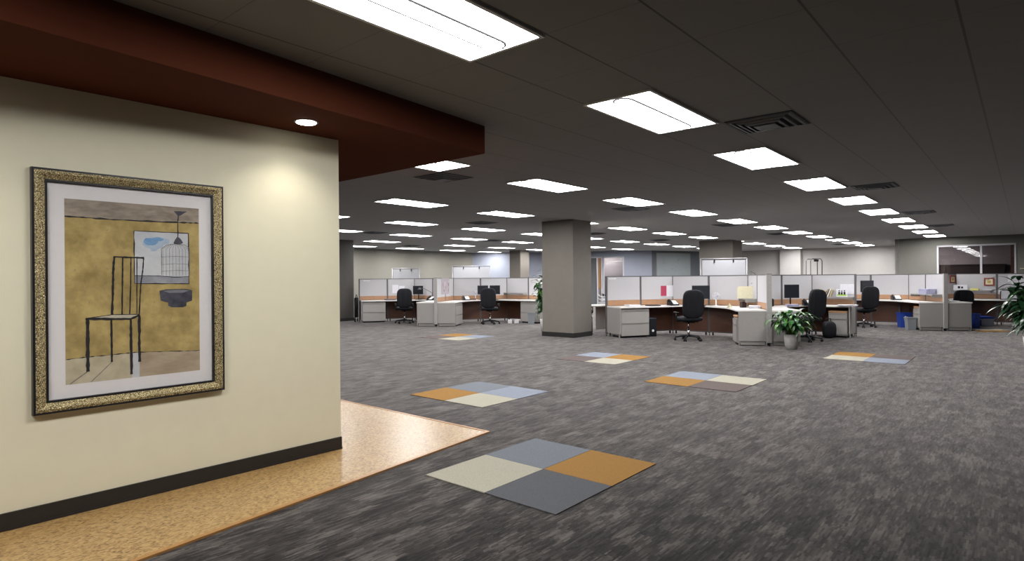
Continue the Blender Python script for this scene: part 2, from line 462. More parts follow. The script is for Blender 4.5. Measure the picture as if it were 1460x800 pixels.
# room behind that window
RB = heading(BN)
struct('wall_room', one('box', -0.3, 9, 3.4, 3.5, 0, CEIL, m=M_PINK), (*g0, 0), RB, label='rose grey back wall of the room behind the window')
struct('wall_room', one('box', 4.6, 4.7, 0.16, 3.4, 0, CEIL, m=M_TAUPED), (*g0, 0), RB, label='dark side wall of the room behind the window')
kit_cred = ('sideboard', [('body', boxes([(0, 3.0, 0, .5, 0.08, 1.86)], M_DARKW)), ('top', boxes([(-.03, 3.03, -.03, .5, 1.86, 1.90)], M_DARKW)),
            ('door', boxes([(.03 + k * .99, .99 + k * .99, -.02, 0,   .12, 1.82) for k in range(3)], M_DARKW))])
place(kit_cred, (*(g0 + BN * 0.3 + AX * 2.85), 0), RB, 'long dark wooden sideboard in the room behind the interior window', 'sideboard')
struct('trim_2', boxes([(0, .12, 0, .12, 0, CEIL)], wood('red_brown_post', (0.15, .05, .03), (0.2, .08, .05))), (*(g0 + BN * 3.50 + AX * .5), 0), RB, label='red brown door post behind the interior window')
# narrow shelf far right of the window
place(('wall_shelf', [('board', boxes([(0, .9, -.22, 0, 1.66, 1.69)], M_CREAM)), ('bracket', boxes([(.1, .13, -.18, 0, 1.6, 1.66)], M_TRIMG)), ('bracket', boxes([(.7, .73, -.18, 0, 1.6, 1.66)], M_TRIMG))]),
      (*(g0 + BN * 3.76), 0), RB, 'cream wall shelf at the right edge beside the interior window', 'shelf')

# blue wall: door and window
bd = (bl1 - far_a).normalized(); RBL = heading(bd)
d1 = struct('door_1', boxes([(5.80, 5.86, -.03, .15, 0, 2.6), (6.92, 6.98, -.03, .15, 0, 2.6), (6.69, 6.76, -.03, .15, 0, 2.6), (5.86, 6.92, -.03, .15, 2.54, 2.6)], M_FRAMEW), (*far_a, 0), RBL, label='white framed door in the blue grey wall')
struct('door_slab', boxes([(5.88, 6.67, .05, .09, .02, 2.53)], mat('slate_door', (.13, .14, .15), .5)), parent=d1, label='dark grey door slab')
struct('door_side_panel', boxes([(6.76, 6.91, .05, .09, .9, 2.53)], M_DOORW), parent=d1, label='orange wood strip beside the door')
w2 = struct('window_2', boxes([(7.02, 7.08, -.03, .15, .5, 2.6), (8.05, 8.11, -.03, .15, .5, 2.6), (7.02, 8.11, -.03, .15, 2.54, 2.6), (7.02, 8.11, -.03, .15, .5, .56)], M_FRAMEW), (*far_a, 0), RBL, label='white framed window in the blue grey wall')
struct('window_pane', boxes([(7.08, 8.05, .06, .066, .56, 2.54)], M_GLASS), parent=w2)
struct('wall_room', one('box', 5.4, 9.9, 2.2, 2.3, 0, CEIL, m=M_PINK), (*far_a, 0), RBL, label='rose grey wall behind the window of the blue wall')

# large wall whiteboard with faint writing
wd = (corner2 - bl1).normalized(); RWB = heading(wd)
random.seed(5)
b = MB()
for k in range(46):
    x = random.uniform(.6, 2.3); z = random.uniform(1.5, 2.5); pts = []
    for j in range(6):
        pts.append((x + j * .035 + random.uniform(-.02, .02), -.052, z + random.uniform(-.05, .05)))
    b.tube(pts, .004, seg=4)
place(('wall_whiteboard', [('board', boxes([(0.28, 2.64, -.045, -.01, 1.0, 2.76)], M_BOARDC)), ('frame', boxes([(0.25, 2.67, -.06, 0, .97, 1.0), (0.25, 2.67, -.06, 0, 2.76, 2.79), (.25, .28, -.06, 0, .97, 2.79), (2.64, 2.67, -.06, 0, .97, 2.79)], M_PANELD)),
       ('writing', b.mesh('writing', M_MARK))]), (*bl1, 0), RWB, 'large wall whiteboard with faint scribbled drawings, left of the middle pillar', 'whiteboard')

# columns
def column(name, near, la, lb, m, label, base=True):
    """near corner, length along A to the right, length along B to the left"""
    near = Vector(near)
    pts = [near, near + AX * la, near + AX * la + BX * lb, near + BX * lb]
    o = struct(name, one('prism', [tuple(p) for p in pts], 0, CEIL, m=m), label=label)
    if base:
        c = sum(pts, Vector((0, 0))) / 4
        q = [p + (p - c).normalized() * .018 for p in pts]
        struct('baseboard_column', one('prism', [tuple(p) for p in q], 0, .115, m=M_BASE), parent=o, label='charcoal column base')
    return o
column('wall_column', (1.49, 14.66), .80, .95, M_TAUPE, 'square taupe column in front of the workstations')
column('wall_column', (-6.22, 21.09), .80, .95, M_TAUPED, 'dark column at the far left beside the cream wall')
column('wall_column', (8.42, 22.95), .96, 1.33, M_TAUPE, 'broad taupe column behind the middle workstation')
column('wall_column', (.42, 29.9), .70, .70, M_TAUPE, 'slender far column left of the square column')

# ------------------------------------------------------------------ ceiling lights, vents, downlights
def troffer_kit(M_W, M_B):
    L, W = 1.33, 0.60
    fr = boxes([(-.012, L + .012, -.012, .012, -.012, .0), (-.012, L + .012, W - .012, W + .012, -.012, .0), (-.012, .012, .012, W - .012, -.012, 0), (L - .012, L + .012, .012, W - .012, -.012, 0)], M_TROFF)
    # two shallow curved reflector wings
    b = MB()
    for s in (0, 1):
        n = 8; vs = []; fs = []
        for i in range(n + 1):
            t = i / n; y = .012 + t * (W / 2 - .012)
            if s: y = W - y
            z = -.006 + 0.002 * math.sin(t * PI)
            vs += [(.012, y, z), (L - .012, y, z)]
        for i in range(n): fs.append((2 * i, 2 * i + 1, 2 * i + 3, 2 * i + 2))
        b.faces(vs, fs, None, True)
    wing = b.mesh('diffuser', M_W)
    # rounded basket along the middle
    b = MB(); n = 10; rows = []
    r = .078
    for i, x in enumerate([.03, .045, .07, .11, .5, L - .5, L - .11, L - .07, L - .045, L - .03]):
        e = min(x - .03, L - .03 - x); wd_ = r * math.sqrt(max(0.02, 1 - (1 - min(e / .08, 1)) ** 2))
        rows.append([(x, W / 2 + wd_ * math.cos(PI * j / n), -.006 - .012 * (wd_ / r) * math.sin(PI * j / n)) for j in range(n + 1)])
    vs = [p for q in rows for p in q]; fs = []
    for i in range(len(rows) - 1):
        for j in range(n): fs.append((i * (n + 1) + j, i * (n + 1) + j + 1, (i + 1) * (n + 1) + j + 1, (i + 1) * (n + 1) + j))
    b.faces(vs, fs, None, True)
    basket = b.mesh('lamp_basket', M_B)
    b = MB(); pl = [q[0] for q in rows] + [q[-1] for q in rows[::-1]]
    b.tube([(x, y, -.006) for x, y, z in pl] + [(pl[0][0], pl[0][1], -.006)], .010, seg=5); rim = b.mesh('basket_rim', mat('basket_rim_grey', (.10, .10, .105), .6, spec=.1))
    return ('ceiling_light', [('frame', fr), ('diffuser', wing), ('lamp_basket', basket, [('basket_rim', rim)])])
TK = troffer_kit(M_LAMP, M_LAMPC)
TKD = troffer_kit(emit('dimmed_diffuser', (1.0, 0.975, 0.96), 25.0), emit('dimmed_basket', (1.0, 0.985, 0.975), 27.0))
TKM = troffer_kit(emit('half_lit_diffuser', (1.0, 0.975, 0.96), 13.0), emit('half_lit_basket', (1.0, 0.985, 0.975), 14.0))
TKR = troffer_kit(emit('added_room_diffuser', (1.0, 0.93, 0.92), 24.0), emit('added_room_basket', (1.0, 0.93, 0.92), 24.0))  # for the two lamps added in the rooms behind the windows
ORD = ['first', 'second', 'third', 'fourth', 'fifth', 'sixth', 'seventh', 'eighth', 'ninth', 'tenth', 'eleventh', 'twelfth']
def light_at(i, j, label):
    a = 1.535 + 2.694 * i - 0.075 * j; bb = 2.191 + 3.148 * j
    p = AB(a, bb)
    kit = TKD if (i, j) == (0, 0) else TKM if (i, j) == (1, 0) else TK
    place(kit, (p.x, p.y, CEIL), ANG_A, label, 'ceiling light', 'recessed ceiling light panels')
rows = {0: list(range(0, 10)), 1: list(range(1, 12)), 2: [2, 3, 5, 6, 7, 8, 9, 10, 11], 3: [2, 3, 4, 5, 6, 7, 8, 9, 10], 4: [3, 4, 5, 6, 8, 9], 5: [4.5, 6, 7, 8], 6: [5, 6, 7, 8]}
rown = ['right-hand row', 'second row from the right', 'third row from the right', 'fourth row from the right', 'fifth row from the right', 'sixth row from the right', 'leftmost far row']
for j, li in rows.items():
    for n, i in enumerate(li):
        light_at(i, j, 'lit rectangular ceiling light, %s one from the camera in the %s' % (ORD[n], rown[j]))
light_at(1, 2, 'lit ceiling light behind the picture wall, over the cork flooring')
light_at(-1, 0, 'added unseen ceiling light left of the view, brightening the cream wall')  # unseen lamp put in to brighten the cream wall and cork
light_at(4, 2, 'lit ceiling light hidden behind the top of the square column')
light_at(7, 4, 'lit ceiling light far behind the top of the square column')

def vent_kit():
    Wd = .60; b = MB()
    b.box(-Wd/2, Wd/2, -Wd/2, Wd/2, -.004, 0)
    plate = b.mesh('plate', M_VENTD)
    parts = [('plate', plate)]
    for s, dz in ((.285, -.012), (.225, -.024), (.165, -.036)):
        b = MB(); t = .035
        vs = []
        for r, z in ((s, -.004), (s - .012, dz), (s - t, dz - .004), (s - t + .004, -.006)):
            vs += [(r, r, z), (-r, r, z), (-r, -r, z), (r, -r, z)]
        fs = []
        for k in range(4):
            for q in range(4): fs.append((k * 4 + q, k * 4 + (q + 1) % 4, ((k + 1) % 4) * 4 + (q + 1) % 4, ((k + 1) % 4) * 4 + q))
        b.faces(vs, fs); parts.append(('louvre', b.mesh('louvre', M_VENT)))
    b = MB(); b.rbox(-.10, .10, -.10, .10, -.045, -.037, .003); parts.append(('centre_plate', b.mesh('centre_plate', M_VENT)))
    return ('ceiling_vent', parts)
VK = vent_kit()
q = g0 + BN * 1.3 + AX * 1.0
place(TKR, (q.x, q.y, CEIL), ANG_A, 'added unseen ceiling light brightening the room behind the interior window', 'ceiling light')  # lamp added out of sight so the room's back wall shows through the glass
q = far_a + bd * 6.6 + Vector((-bd.y, bd.x)) * 1.1
place(TKR, (q.x, q.y, CEIL), RBL, 'added unseen ceiling light brightening the room behind the blue wall window', 'ceiling light')  # second added lamp, brightens the rose grey wall behind this window
VA = [5.88, 11.19, 16.45, 21.05, 29.85]; VB = [1.84, 6.27, 10.55, 15.0, 19.55]
vline = ['right-hand vent line', 'second vent line from the right', 'third vent line from the right', 'fourth vent line from the right', 'leftmost vent line']
have = {0: [0, 1, 2, 3], 1: [0, 1, 2, 3, 4], 2: [1, 2, 3], 3: [1, 2], 4: [2]}
for bi, li in have.items():
    for n, ai in enumerate(li):
        p = AB(VA[ai], VB[bi])
        place(VK, (p.x, p.y, CEIL), ANG_A, ('dark square ceiling vent, %s from the camera in the %s' % (ORD[n], vline[bi])) if len(li) > 1 else 'dark square ceiling vent farthest left, above the sage far wall', 'ceiling vent', 'square ceiling vents')

def downlight(p, label):
    b = MB(); b.lathe([(.088, -.004), (.088, 0.0), (.074, 0.0), (.072, -.004)])
    trim = b.mesh('trim_ring', M_TRIMG)
    b = MB(); b.lathe([(.072, -.009), (.0735, -.004)]); lens = b.mesh('lens', M_DOWN)
    r = place(('downlight', [('trim_ring', trim), ('lens', lens)]), (*p, SOF), 0, label, 'downlight', 'round downlights in the soffit')
    ld = bpy.data.lights.new('downlight_lamp', 'SPOT'); ld.energy = 25; ld.spot_size = math.radians(125); ld.spot_blend = 0.75
    ld.color = (1.0, 0.95, 0.85); ld.shadow_soft_size = .06
    lo = bpy.data.objects.new('downlight_lamp', ld); link(lo, r); lo.location = (0, 0, -.02)
downlight(AB(2.45, 4.11), 'small round lit downlight in the rust soffit beside the picture wall')
downlight(AB(0.15, 4.05), 'round downlight in the soffit outside the left edge of the photo')

# ------------------------------------------------------------------ framed picture
def picture():
    T0, T1, Z0, Z1 = -2.085, -.978, .652, 2.127
    r = bpy.data.objects.new('framed_picture', None); link(r)
    r.location = (*(W1 + WN * 0.0), 0); r.rotation_euler = (0, 0, WR)
    tag(r, 'large framed painting of a chair and a birdcage on the cream wall', 'picture')
    # local: x along wall, -y toward room
    def ring(o0, o1, o2, o3, y0, y1, i, name, m):
        b = MB(); vs = []
        for (off, y) in ((o0, y0), (o1, y1), (o2, y1), (o3, y0)):
            vs += [(T0 + off, y, Z0 + off), (T1 - off, y, Z0 + off), (T1 - off, y, Z1 - off), (T0 + off, y, Z1 - off)]
        fs = []
        for k in range(4):
            for q in range(4): fs.append((k * 4 + q, k * 4 + (q + 1) % 4, ((k + 1) % 4) * 4 + (q + 1) % 4, ((k + 1) % 4) * 4 + q))
        b.faces(vs, fs); return b.mesh(name, m)
    gold, nt, bs = new_mat('hammered_gold')
    tc = nt.nodes.new('ShaderNodeTexCoord'); v = nt.nodes.new('ShaderNodeTexVoronoi'); v.inputs['Scale'].default_value = 95; v.feature = 'DISTANCE_TO_EDGE'
    nz = nt.nodes.new('ShaderNodeTexNoise'); nz.inputs['Scale'].default_value = 120
    nt.links.new(tc.outputs['Object'], v.inputs['Vector']); nt.links.new(tc.outputs['Object'], nz.inputs['Vector'])
    t = math_node(nt, 'ADD', math_node(nt, 'MULTIPLY', v.outputs['Distance'], 1.6), math_node(nt, 'MULTIPLY', nz.outputs['Fac'], .5))
    cr = nt.nodes.new('ShaderNodeValToRGB'); e = cr.color_ramp.elements
    e[0].position = .25; e[0].color = (.07, .05, .02, 1); e[1].position = .62; e[1].color = (.62, .52, .28, 1)
    nt.links.new(t, cr.inputs['Fac']); nt.links.new(cr.outputs['Color'], bs.inputs['Base Color'])
    bs.inputs['Metallic'].default_value = .55; bs.inputs['Roughness'].default_value = .42
    bp = nt.nodes.new('ShaderNodeBump'); bp.inputs['Strength'].default_value = .7; bp.inputs['Distance'].default_value = .004
    nt.links.new(t, bp.inputs['Height']); nt.links.new(bp.outputs['Normal'], bs.inputs['Normal'])
    blk = mat('frame_black_lacquer', (.012, .011, .014), .35)
    fr = struct('frame', ring(0, .002, .014, .016, 0, -.040, 0, 'frame', blk), parent=r, label='black outer edge of the frame')
    # gold band slopes inward
    b = MB(); vs = []
    for off, y in ((.014, -.004), (.014, -.041), (.030, -.043), (.066, -.028), (.066, -.004)):
        vs += [(T0 + off, y, Z0 + off), (T1 - off, y, Z0 + off), (T1 - off, y, Z1 - off), (T0 + off, y, Z1 - off)]
    fs = [(k * 4 + q, k * 4 + (q + 1) % 4, ((k + 1) % 5) * 4 + (q + 1) % 4, ((k + 1) % 5) * 4 + q) for k in range(5) for q in range(4)]
    b.faces(vs, fs); struct('gold_band', b.mesh('gold_band', gold), parent=fr, label='hammered gold band')
    struct('inner_lip', ring(.066, .067, .078, .079, -.004, -.030, 0, 'inner_lip', blk), parent=fr, label='black inner lip')
    struct('mat_board', boxes([(T0 + .06, T1 - .06, -.010, -.004, Z0 + .06, Z1 - .06)], mat('mat_board_white', (.84, .82, .82), .85, noise=.01)), parent=r, label='white mat board')
    gm = glass_mat('picture_glass', (.98, .98, .98), .04)
    struct('glass', boxes([(T0 + .07, T1 - .07, -.0235, -.0225, Z0 + .07, Z1 - .07)], gm), parent=r)
    # the painting: one mesh, layered strokes, coordinates 0..1
    px0, px1, pz0, pz1 = -1.920, -1.139, .812, 1.955
    def mottled(name, c1, c2, sc=6, st=(1, 1, 1)):
        m, nt, bs = new_mat(name); tc = nt.nodes.new('ShaderNodeTexCoord'); mp = nt.nodes.new('ShaderNodeMapping'); mp.inputs['Scale'].default_value = st
        n = nt.nodes.new('ShaderNodeTexNoise'); n.inputs['Scale'].default_value = sc; n.inputs['Detail'].default_value = 8; n.inputs['Roughness'].default_value = .72
        cr = nt.nodes.new('ShaderNodeValToRGB'); cr.color_ramp.elements[0].position = .32; cr.color_ramp.elements[0].color = (*c1, 1)
        cr.color_ramp.elements[1].position = .66; cr.color_ramp.elements[1].color = (*c2, 1)
        nt.links.new(tc.outputs['Object'], mp.inputs['Vector']); nt.links.new(mp.outputs['Vector'], n.inputs['Vector'])
        nt.links.new(n.outputs['Fac'], cr.inputs['Fac']); nt.links.new(cr.outputs['Color'], bs.inputs['Base Color']); bs.inputs['Roughness'].default_value = .8
        return m
    m_och = mottled('painted_ochre', (.30, .215, .07), (.60, .46, .18))
    m_sky = mottled('painted_taupe', (.19, .155, .125), (.46, .39, .31), 5, (1, 1, 3))
    m_flo = mottled('painted_cream', (.46, .40, .27), (.66, .60, .44))
    m_flr = mottled('painted_beige', (.36, .28, .19), (.52, .43, .31), 5, (1, 1, 3))
    m_ink = mat('painted_black', (.016, .015, .018), .7)
    m_wht = mottled('painted_white', (.50, .53, .57), (.70, .72, .74), 3)
    m_gry = mottled('painted_grey', (.22, .23, .27), (.40, .41, .45))
    m_seat = mat('painted_seat', (.58, .54, .42), .8)
    m_lead = mat('painted_lead', (.06, .06, .08), .6, noise=.5, scale=20)
    m_lin = mat('painted_thin_line', (.24, .22, .19), .8)
    m_blu = mottled('painted_blue', (.11, .27, .55), (.28, .48, .70), 7)
    m_blu2 = mottled('painted_pale_blue', (.36, .48, .64), (.52, .62, .70), 7)
    b = MB(); lvl = [0]
    def P_(u, v, k): return (px0 + u * (px1 - px0), -.0105 - k * .00025, pz0 + v * (pz1 - pz0))
    def poly(pts, m, k): b.faces([P_(u, v, k) for u, v in pts], [tuple(range(len(pts)))], m)
    def stroke(pts, wd, m, k, wob=.25, n=8):
        L = []; R = []
        q = []
        for i in range(len(pts) - 1):
            for s in range(n): t = s / n; q.append((pts[i][0] * (1 - t) + pts[i + 1][0] * t, pts[i][1] * (1 - t) + pts[i + 1][1] * t))
        q.append(pts[-1])
        asp = (pz1 - pz0) / (px1 - px0)
        for i, (u, v) in enumerate(q):
            a = q[max(i - 1, 0)]; c = q[min(i + 1, len(q) - 1)]
            dx, dz = c[0] - a[0], (c[1] - a[1]) * asp; l = math.hypot(dx, dz) or 1
            w_ = wd * .5 * (1 + random.uniform(-wob, wob)); off = random.uniform(-wob, wob) * wd * .3
            nx, nz_ = -dz / l, dx / l
            L.append((u + nx * (w_ + off), v + nz_ * (w_ + off) / asp)); R.append((u - nx * (w_ - off), v - nz_ * (w_ - off) / asp))
        for i in range(len(q) - 1):
            b.faces([P_(*L[i], k), P_(*L[i + 1], k), P_(*R[i + 1], k), P_(*R[i], k)], [(0, 1, 2, 3)], m)
    random.seed(11)
    poly([(0, 0), (1, 0), (1, 1), (0, 1)], m_och, 0)
    poly([(0, .904), (.5, .903), (.81, .908), (1, .911), (1, 1), (0, 1)], m_sky, 1)
    stroke([(0, .904), (.24, .902), (.5, .902), (.81, .907), (1, .911)], .010, m_ink, 2, .6)
    poly([(0, 0), (.46, 0), (.46, .142), (.31, .141), (.13, .139), (0, .136)], m_flo, 1)
    poly([(.46, 0), (.515, 0), (.515, .14), (.46, .14)], m_wht, 1)
    poly([(.515, 0), (1, 0), (1, .122), (.73, .133), (.515, .14)], m_flr, 1)
    stroke([(0, .136), (.13, .139), (.31, .141), (.5, .143), (.73, .133), (1, .122)], .006, m_ink, 2, .8)
    poly([(.48, .54), (.912, .535), (.910, .844), (.481, .844)], m_wht, 2)
    poly([(.48, .54), (.912, .535), (.912, .580), (.48, .586)], m_gry, 3)
    def blob(cu, cv, ru, rv, m, k):
        pts = [(cu + ru * math.cos(t * PI / 12) * random.uniform(.88, 1.1), cv + rv * math.sin(t * PI / 12) * random.uniform(.88, 1.1)) for t in range(24)]
        poly(pts, m, k)
    blob(.63, .775, .085, .034, m_blu2, 3); blob(.70, .79, .06, .02, m_blu2, 3.2); blob(.605, .785, .055, .022, m_blu, 4); blob(.66, .80, .045, .012, m_blu, 4.2)
    blob(.63, .745, .03, .018, m_blu2, 3.4)
    stroke([(.481, .844), (.91, .844), (.912, .535), (.48, .54), (.481, .844)], .007, m_ink, 5, .6)
    stroke([(.48, .586), (.66, .584), (.80, .575), (.912, .580)], .005, m_ink, 5)
    # birdcage and its lamp top
    for k in range(9):
        u = .700 + k * .0265
        stroke([(.80 + (u - .80) * .35, .775), (u, .745), (u, .585)], .0026, m_lin, 6, .3)
    for v in (.70, .655, .615): stroke([(.69, v - .004), (.80, v + .002), (.918, v)], .003, m_lin, 6)
    stroke([(.69, .588), (.69, .745), (.73, .768), (.80, .776), (.88, .772), (.918, .752), (.918, .581)], .005, m_lin, 6)
    poly([(.79, .974), (.902, .978), (.845, .950), (.825, .946)], m_lead, 7)
    stroke([(.828, .95), (.823, .907), (.823, .818)], .008, m_ink, 7)
    poly([(.800, .803), (.818, .82), (.835, .815), (.848, .805), (.866, .785), (.845, .776), (.80, .774), (.786, .780)], m_lead, 7)
    # bowl on the wall
    poly([(.671, .496), (.724, .504), (.885, .504), (.938, .496), (.937, .432), (.89, .421), (.889, .401), (.86, .393), (.768, .396), (.74, .405), (.74, .424), (.681, .438)], m_lead, 7)
    poly([(.70, .495), (.76, .499), (.87, .499), (.915, .494), (.86, .482), (.75, .482)], mat('painted_bowl_light', (.22, .22, .25), .7), 8)
    # the chair
    poly([(.137, .352), (.316, .368), (.516, .364), (.453, .340)], m_seat, 8)
    stroke([(.335, .692), (.326, .60), (.323, .50), (.316, .366)], .016, m_ink, 9)
    stroke([(.396, .688), (.392, .55), (.388, .366)], .011, m_ink, 9)
    stroke([(.456, .688), (.453, .55), (.444, .366)], .008, m_ink, 9)
    stroke([(.500, .688), (.499, .55), (.497, .366)], .007, m_ink, 9)
    stroke([(.551, .69), (.545, .62), (.528, .54), (.514, .36)], .009, m_ink, 9)
    stroke([(.330, .692), (.44, .690), (.555, .689)], .013, m_ink, 9)
    stroke([(.137, .352), (.316, .366), (.516, .362)], .006, m_ink, 9)
    stroke([(.133, .350), (.30, .343), (.453, .338), (.518, .358)], .018, m_ink, 9)
    stroke([(.147, .348), (.146, .20), (.148, .06)], .023, m_ink, 9)
    stroke([(.311, .34), (.311, .20), (.313, .10)], .015, m_ink, 9)
    stroke([(.451, .336), (.452, .19), (.454, .02)], .019, m_ink, 9)
    stroke([(.515, .358), (.513, .21), (.515, .087)], .019, m_ink, 9)
    stroke([(.144, .06), (.027, .002)], .008, m_lin, 8); stroke([(.309, .098), (.167, .002)], .006, m_lin, 8)
    for k in range(60):
        u, v = random.uniform(.02, .98), random.uniform(.16, .88)
        if .45 < u < .95 and .5 < v < .86: continue
        stroke([(u, v), (u + random.uniform(-.01, .01), v + random.uniform(-.012, .012))], .004, m_lin, 3, .5, 2)
    me = b.mesh('painting')
    struct('painting', me, parent=r, label='ochre painting of a thin black chair, birdcage and bowl')
picture()

# ------------------------------------------------------------------ coloured carpet tiles let into the carpet
def tile_mat(name, c):
    return mat(name, c, .95, noise=.22, scale=260, bump=.3, spec=.15)
TC = {'cream': tile_mat('cream_carpet', (.35, .335, .275)), 'blue grey': tile_mat('blue_grey_carpet', (.15, .165, .19)), 'ochre': tile_mat('ochre_carpet', (.27, .145, .040)),
      'slate': tile_mat('slate_carpet', (.088, .092, .103)), 'pale blue': tile_mat('pale_blue_carpet', (.21, .235, .285)), 'brown': tile_mat('brown_carpet', (.115, .092, .088))}
def tiles(a0, b0, sa, sb, colors, where):
    """colors: keys (i along A, j along B)"""
    for (i, j), c in colors.items():
        me = boxes([(i * sa + .002, (i + 1) * sa - .002, j * sb + .002, (j + 1) * sb - .002, 0, .006)], TC[c])
        o = bpy.data.objects.new('carpet_tile', me); link(o)
        p = AB(a0, b0); o.location = (p.x, p.y, 0); o.rotation_euler = (0, 0, ANG_A)
        tag(o, '%s carpet tile in the %s' % (c, where), 'carpet tile', 'coloured carpet tiles let into the grey carpet')
tiles(2.95, 2.18, .652, .595, {(0, 0): 'slate', (0, 1): 'cream', (1, 0): 'ochre', (1, 1): 'blue grey'}, 'nearest group of four')
tiles(4.91, 4.64, .615, .62, {(0, 0): 'cream', (0, 1): 'ochre', (1, 0): 'pale blue', (1, 1): 'blue grey'}, 'group of four beyond the cork corner')
tiles(7.55, 2.77, .60, .635, {(0, 0): 'brown', (0, 1): 'ochre', (1, 0): 'cream', (1, 1): 'pale blue'}, 'central group of four')
tiles(8.74, 5.22, .63, .61, {(0, 0): 'cream', (0, 1): 'brown', (1, 0): 'ochre', (1, 1): 'pale blue'}, 'group of four before the square column')
tiles(11.60, 1.50, .62, .61, {(0, 0): 'pale blue', (0, 1): 'cream', (1, 0): 'brown', (1, 1): 'ochre'}, 'group of four at the right')
tiles(9.98, 10.2, .66, .70, {(0, 0): 'cream', (1, 0): 'pale blue', (1, 1): 'ochre', (0, 1): 'brown'}, 'farthest group of four, at the left')
# ochre and cream pair at the right edge, lying square to the view
for (y0, y1, c) in ((15.35, 15.75, 'ochre'), (15.75, 16.1, 'cream')):
    me = boxes([(0, .80, 0, y1 - y0, 0, .006)], TC[c]); o = bpy.data.objects.new('carpet_tile', me); link(o)
    o.location = (11.97 + (y0 - 15.35) * .75, y0, 0)
    tag(o, '%s carpet tile in the pair beside the right-hand plant' % c, 'carpet tile', 'coloured carpet tiles let into the grey carpet')

# ------------------------------------------------------------------ cubicle furniture kits
PL = 0.98          # panel module
HP = 1.50
def panel_kit():
    L = PL - .03; h = .03
    parts = [('frame', boxes([(0, L, -.026, .026, HP - .022, HP), (0, L, -.026, .026, .07, .10), (0, .012, -.024, .024, .10, HP - .022), (L - .012, L, -.024, .024, .10, HP - .022)], M_TRIMG)),
             ('fabric_panel', boxes([(.012, L - .012, -.024, .024, .895, HP - .022)], M_FABRIC)),
             ('wood_band', boxes([(.012, L - .012, -.026, .026, .765, .893)], M_WOODL)),
             ('lower_panel', boxes([(.012, L - .012, -.022, .022, .10, .763)], M_WOODD)),
             ('foot', boxes([(.06, .09, -.02, .02, 0, .07)], M_BLACKP)), ('foot', boxes([(L - .09, L - .06, -.02, .02, 0, .07)], M_BLACKP))]
    return ('partition_panel', parts)
PK = panel_kit()
POSTK = ('partition_post', [('post', boxes([(-.014, .014, -.03, .03, .05, HP)], M_TRIMG)), ('foot', one('lathe', [(.018, 0), (.018, .012), (.008, .02), (.008, .06)], m=M_BLACKP, seg=10))])
ENDK = ('partition_post', [('post', boxes([(-.05, .05, -.03, .03, .07, HP)], M_POSTG, r=.006)), ('cap', boxes([(-.052, .052, -.032, .032, HP, HP + .01)], M_TRIMG)), ('foot', one('lathe', [(.022, 0), (.022, .012), (.009, .02), (.009, .08)], m=M_BLACKP, seg=10))])

def drawer_unit(w, d, h, fronts, name, legs=False, top=None, z0=.05):
    """front faces -y, origin at front left bottom corner"""
    parts = [('body', boxes([(0, w, .02, d, z0, h)], M_PANEL, r=.004)), ('plinth', boxes([(.03, w - .03, .05, d - .03, 0.0, z0)], M_BLACKP))]
    z = h - .02
    for fh in fronts:
        parts.append(('drawer', boxes([(.006, w - .006, 0, .02, z - fh + .008, z)], M_PANEL, r=.003), [('pull', boxes([(.02, w - .02, -.006, 0.0, z - .012, z)], M_PANELD))]))
        z -= fh
    if top: parts.append(('cushion', boxes([(.0, w, .01, d, h, h + .05)], top, r=.015), None, 'tan padded top'))
    return (name, parts)
LATK = drawer_unit(.78, .50, .70, [.04, .30, .30], 'file_cabinet')
PEDK = drawer_unit(.40, .46, .58, [.13, .36], 'drawer_pedestal', top=M_TAN)
PED3K = drawer_unit(.42, .50, .70, [.05, .30, .29], 'drawer_pedestal')

class Station:
    """local frame: origin at the wing's end post, y along the wing to the corner, x into the workstation"""
    def __init__(self, origin, s, n3, where):
        self.O = Vector(origin); self.s = s; self.where = where; self.n3 = n3
        self.Y = Vector((math.cos(math.radians(80)), math.sin(math.radians(80))))
        self.X = Vector((-self.Y.y, self.Y.x)) * s
    def g(self, x, y): return self.O + self.X * x + self.Y * y
    def nodes(self):
        a = [(0, 0), (0, PL), (0, 2 * PL)]
        c, q = math.sin(PI / 3), math.cos(PI / 3)
        p = a[-1]
        for k in range(2): p = (p[0] + c * PL, p[1] + q * PL); a.append(p)
        for k in range(self.n3): p = (p[0] + c * PL, p[1] - q * PL); a.append(p)
        return a
def put_panels(st, seq, names, wing=True):
    nd = [st.g(*p) for p in st.nodes()]
    for k, (i, lb) in enumerate(zip(seq, names)):
        p, q = nd[i], nd[i + 1]; d = (q - p).normalized(); s = p + d * .015
        place(PK, (*s, 0), heading(d), lb, 'cubicle panel', 'grey fabric cubicle panels')
def put_post(p, ang, lb, kit=POSTK):
    place(kit, (*p, 0), ang, lb, 'cubicle post', 'cubicle posts')

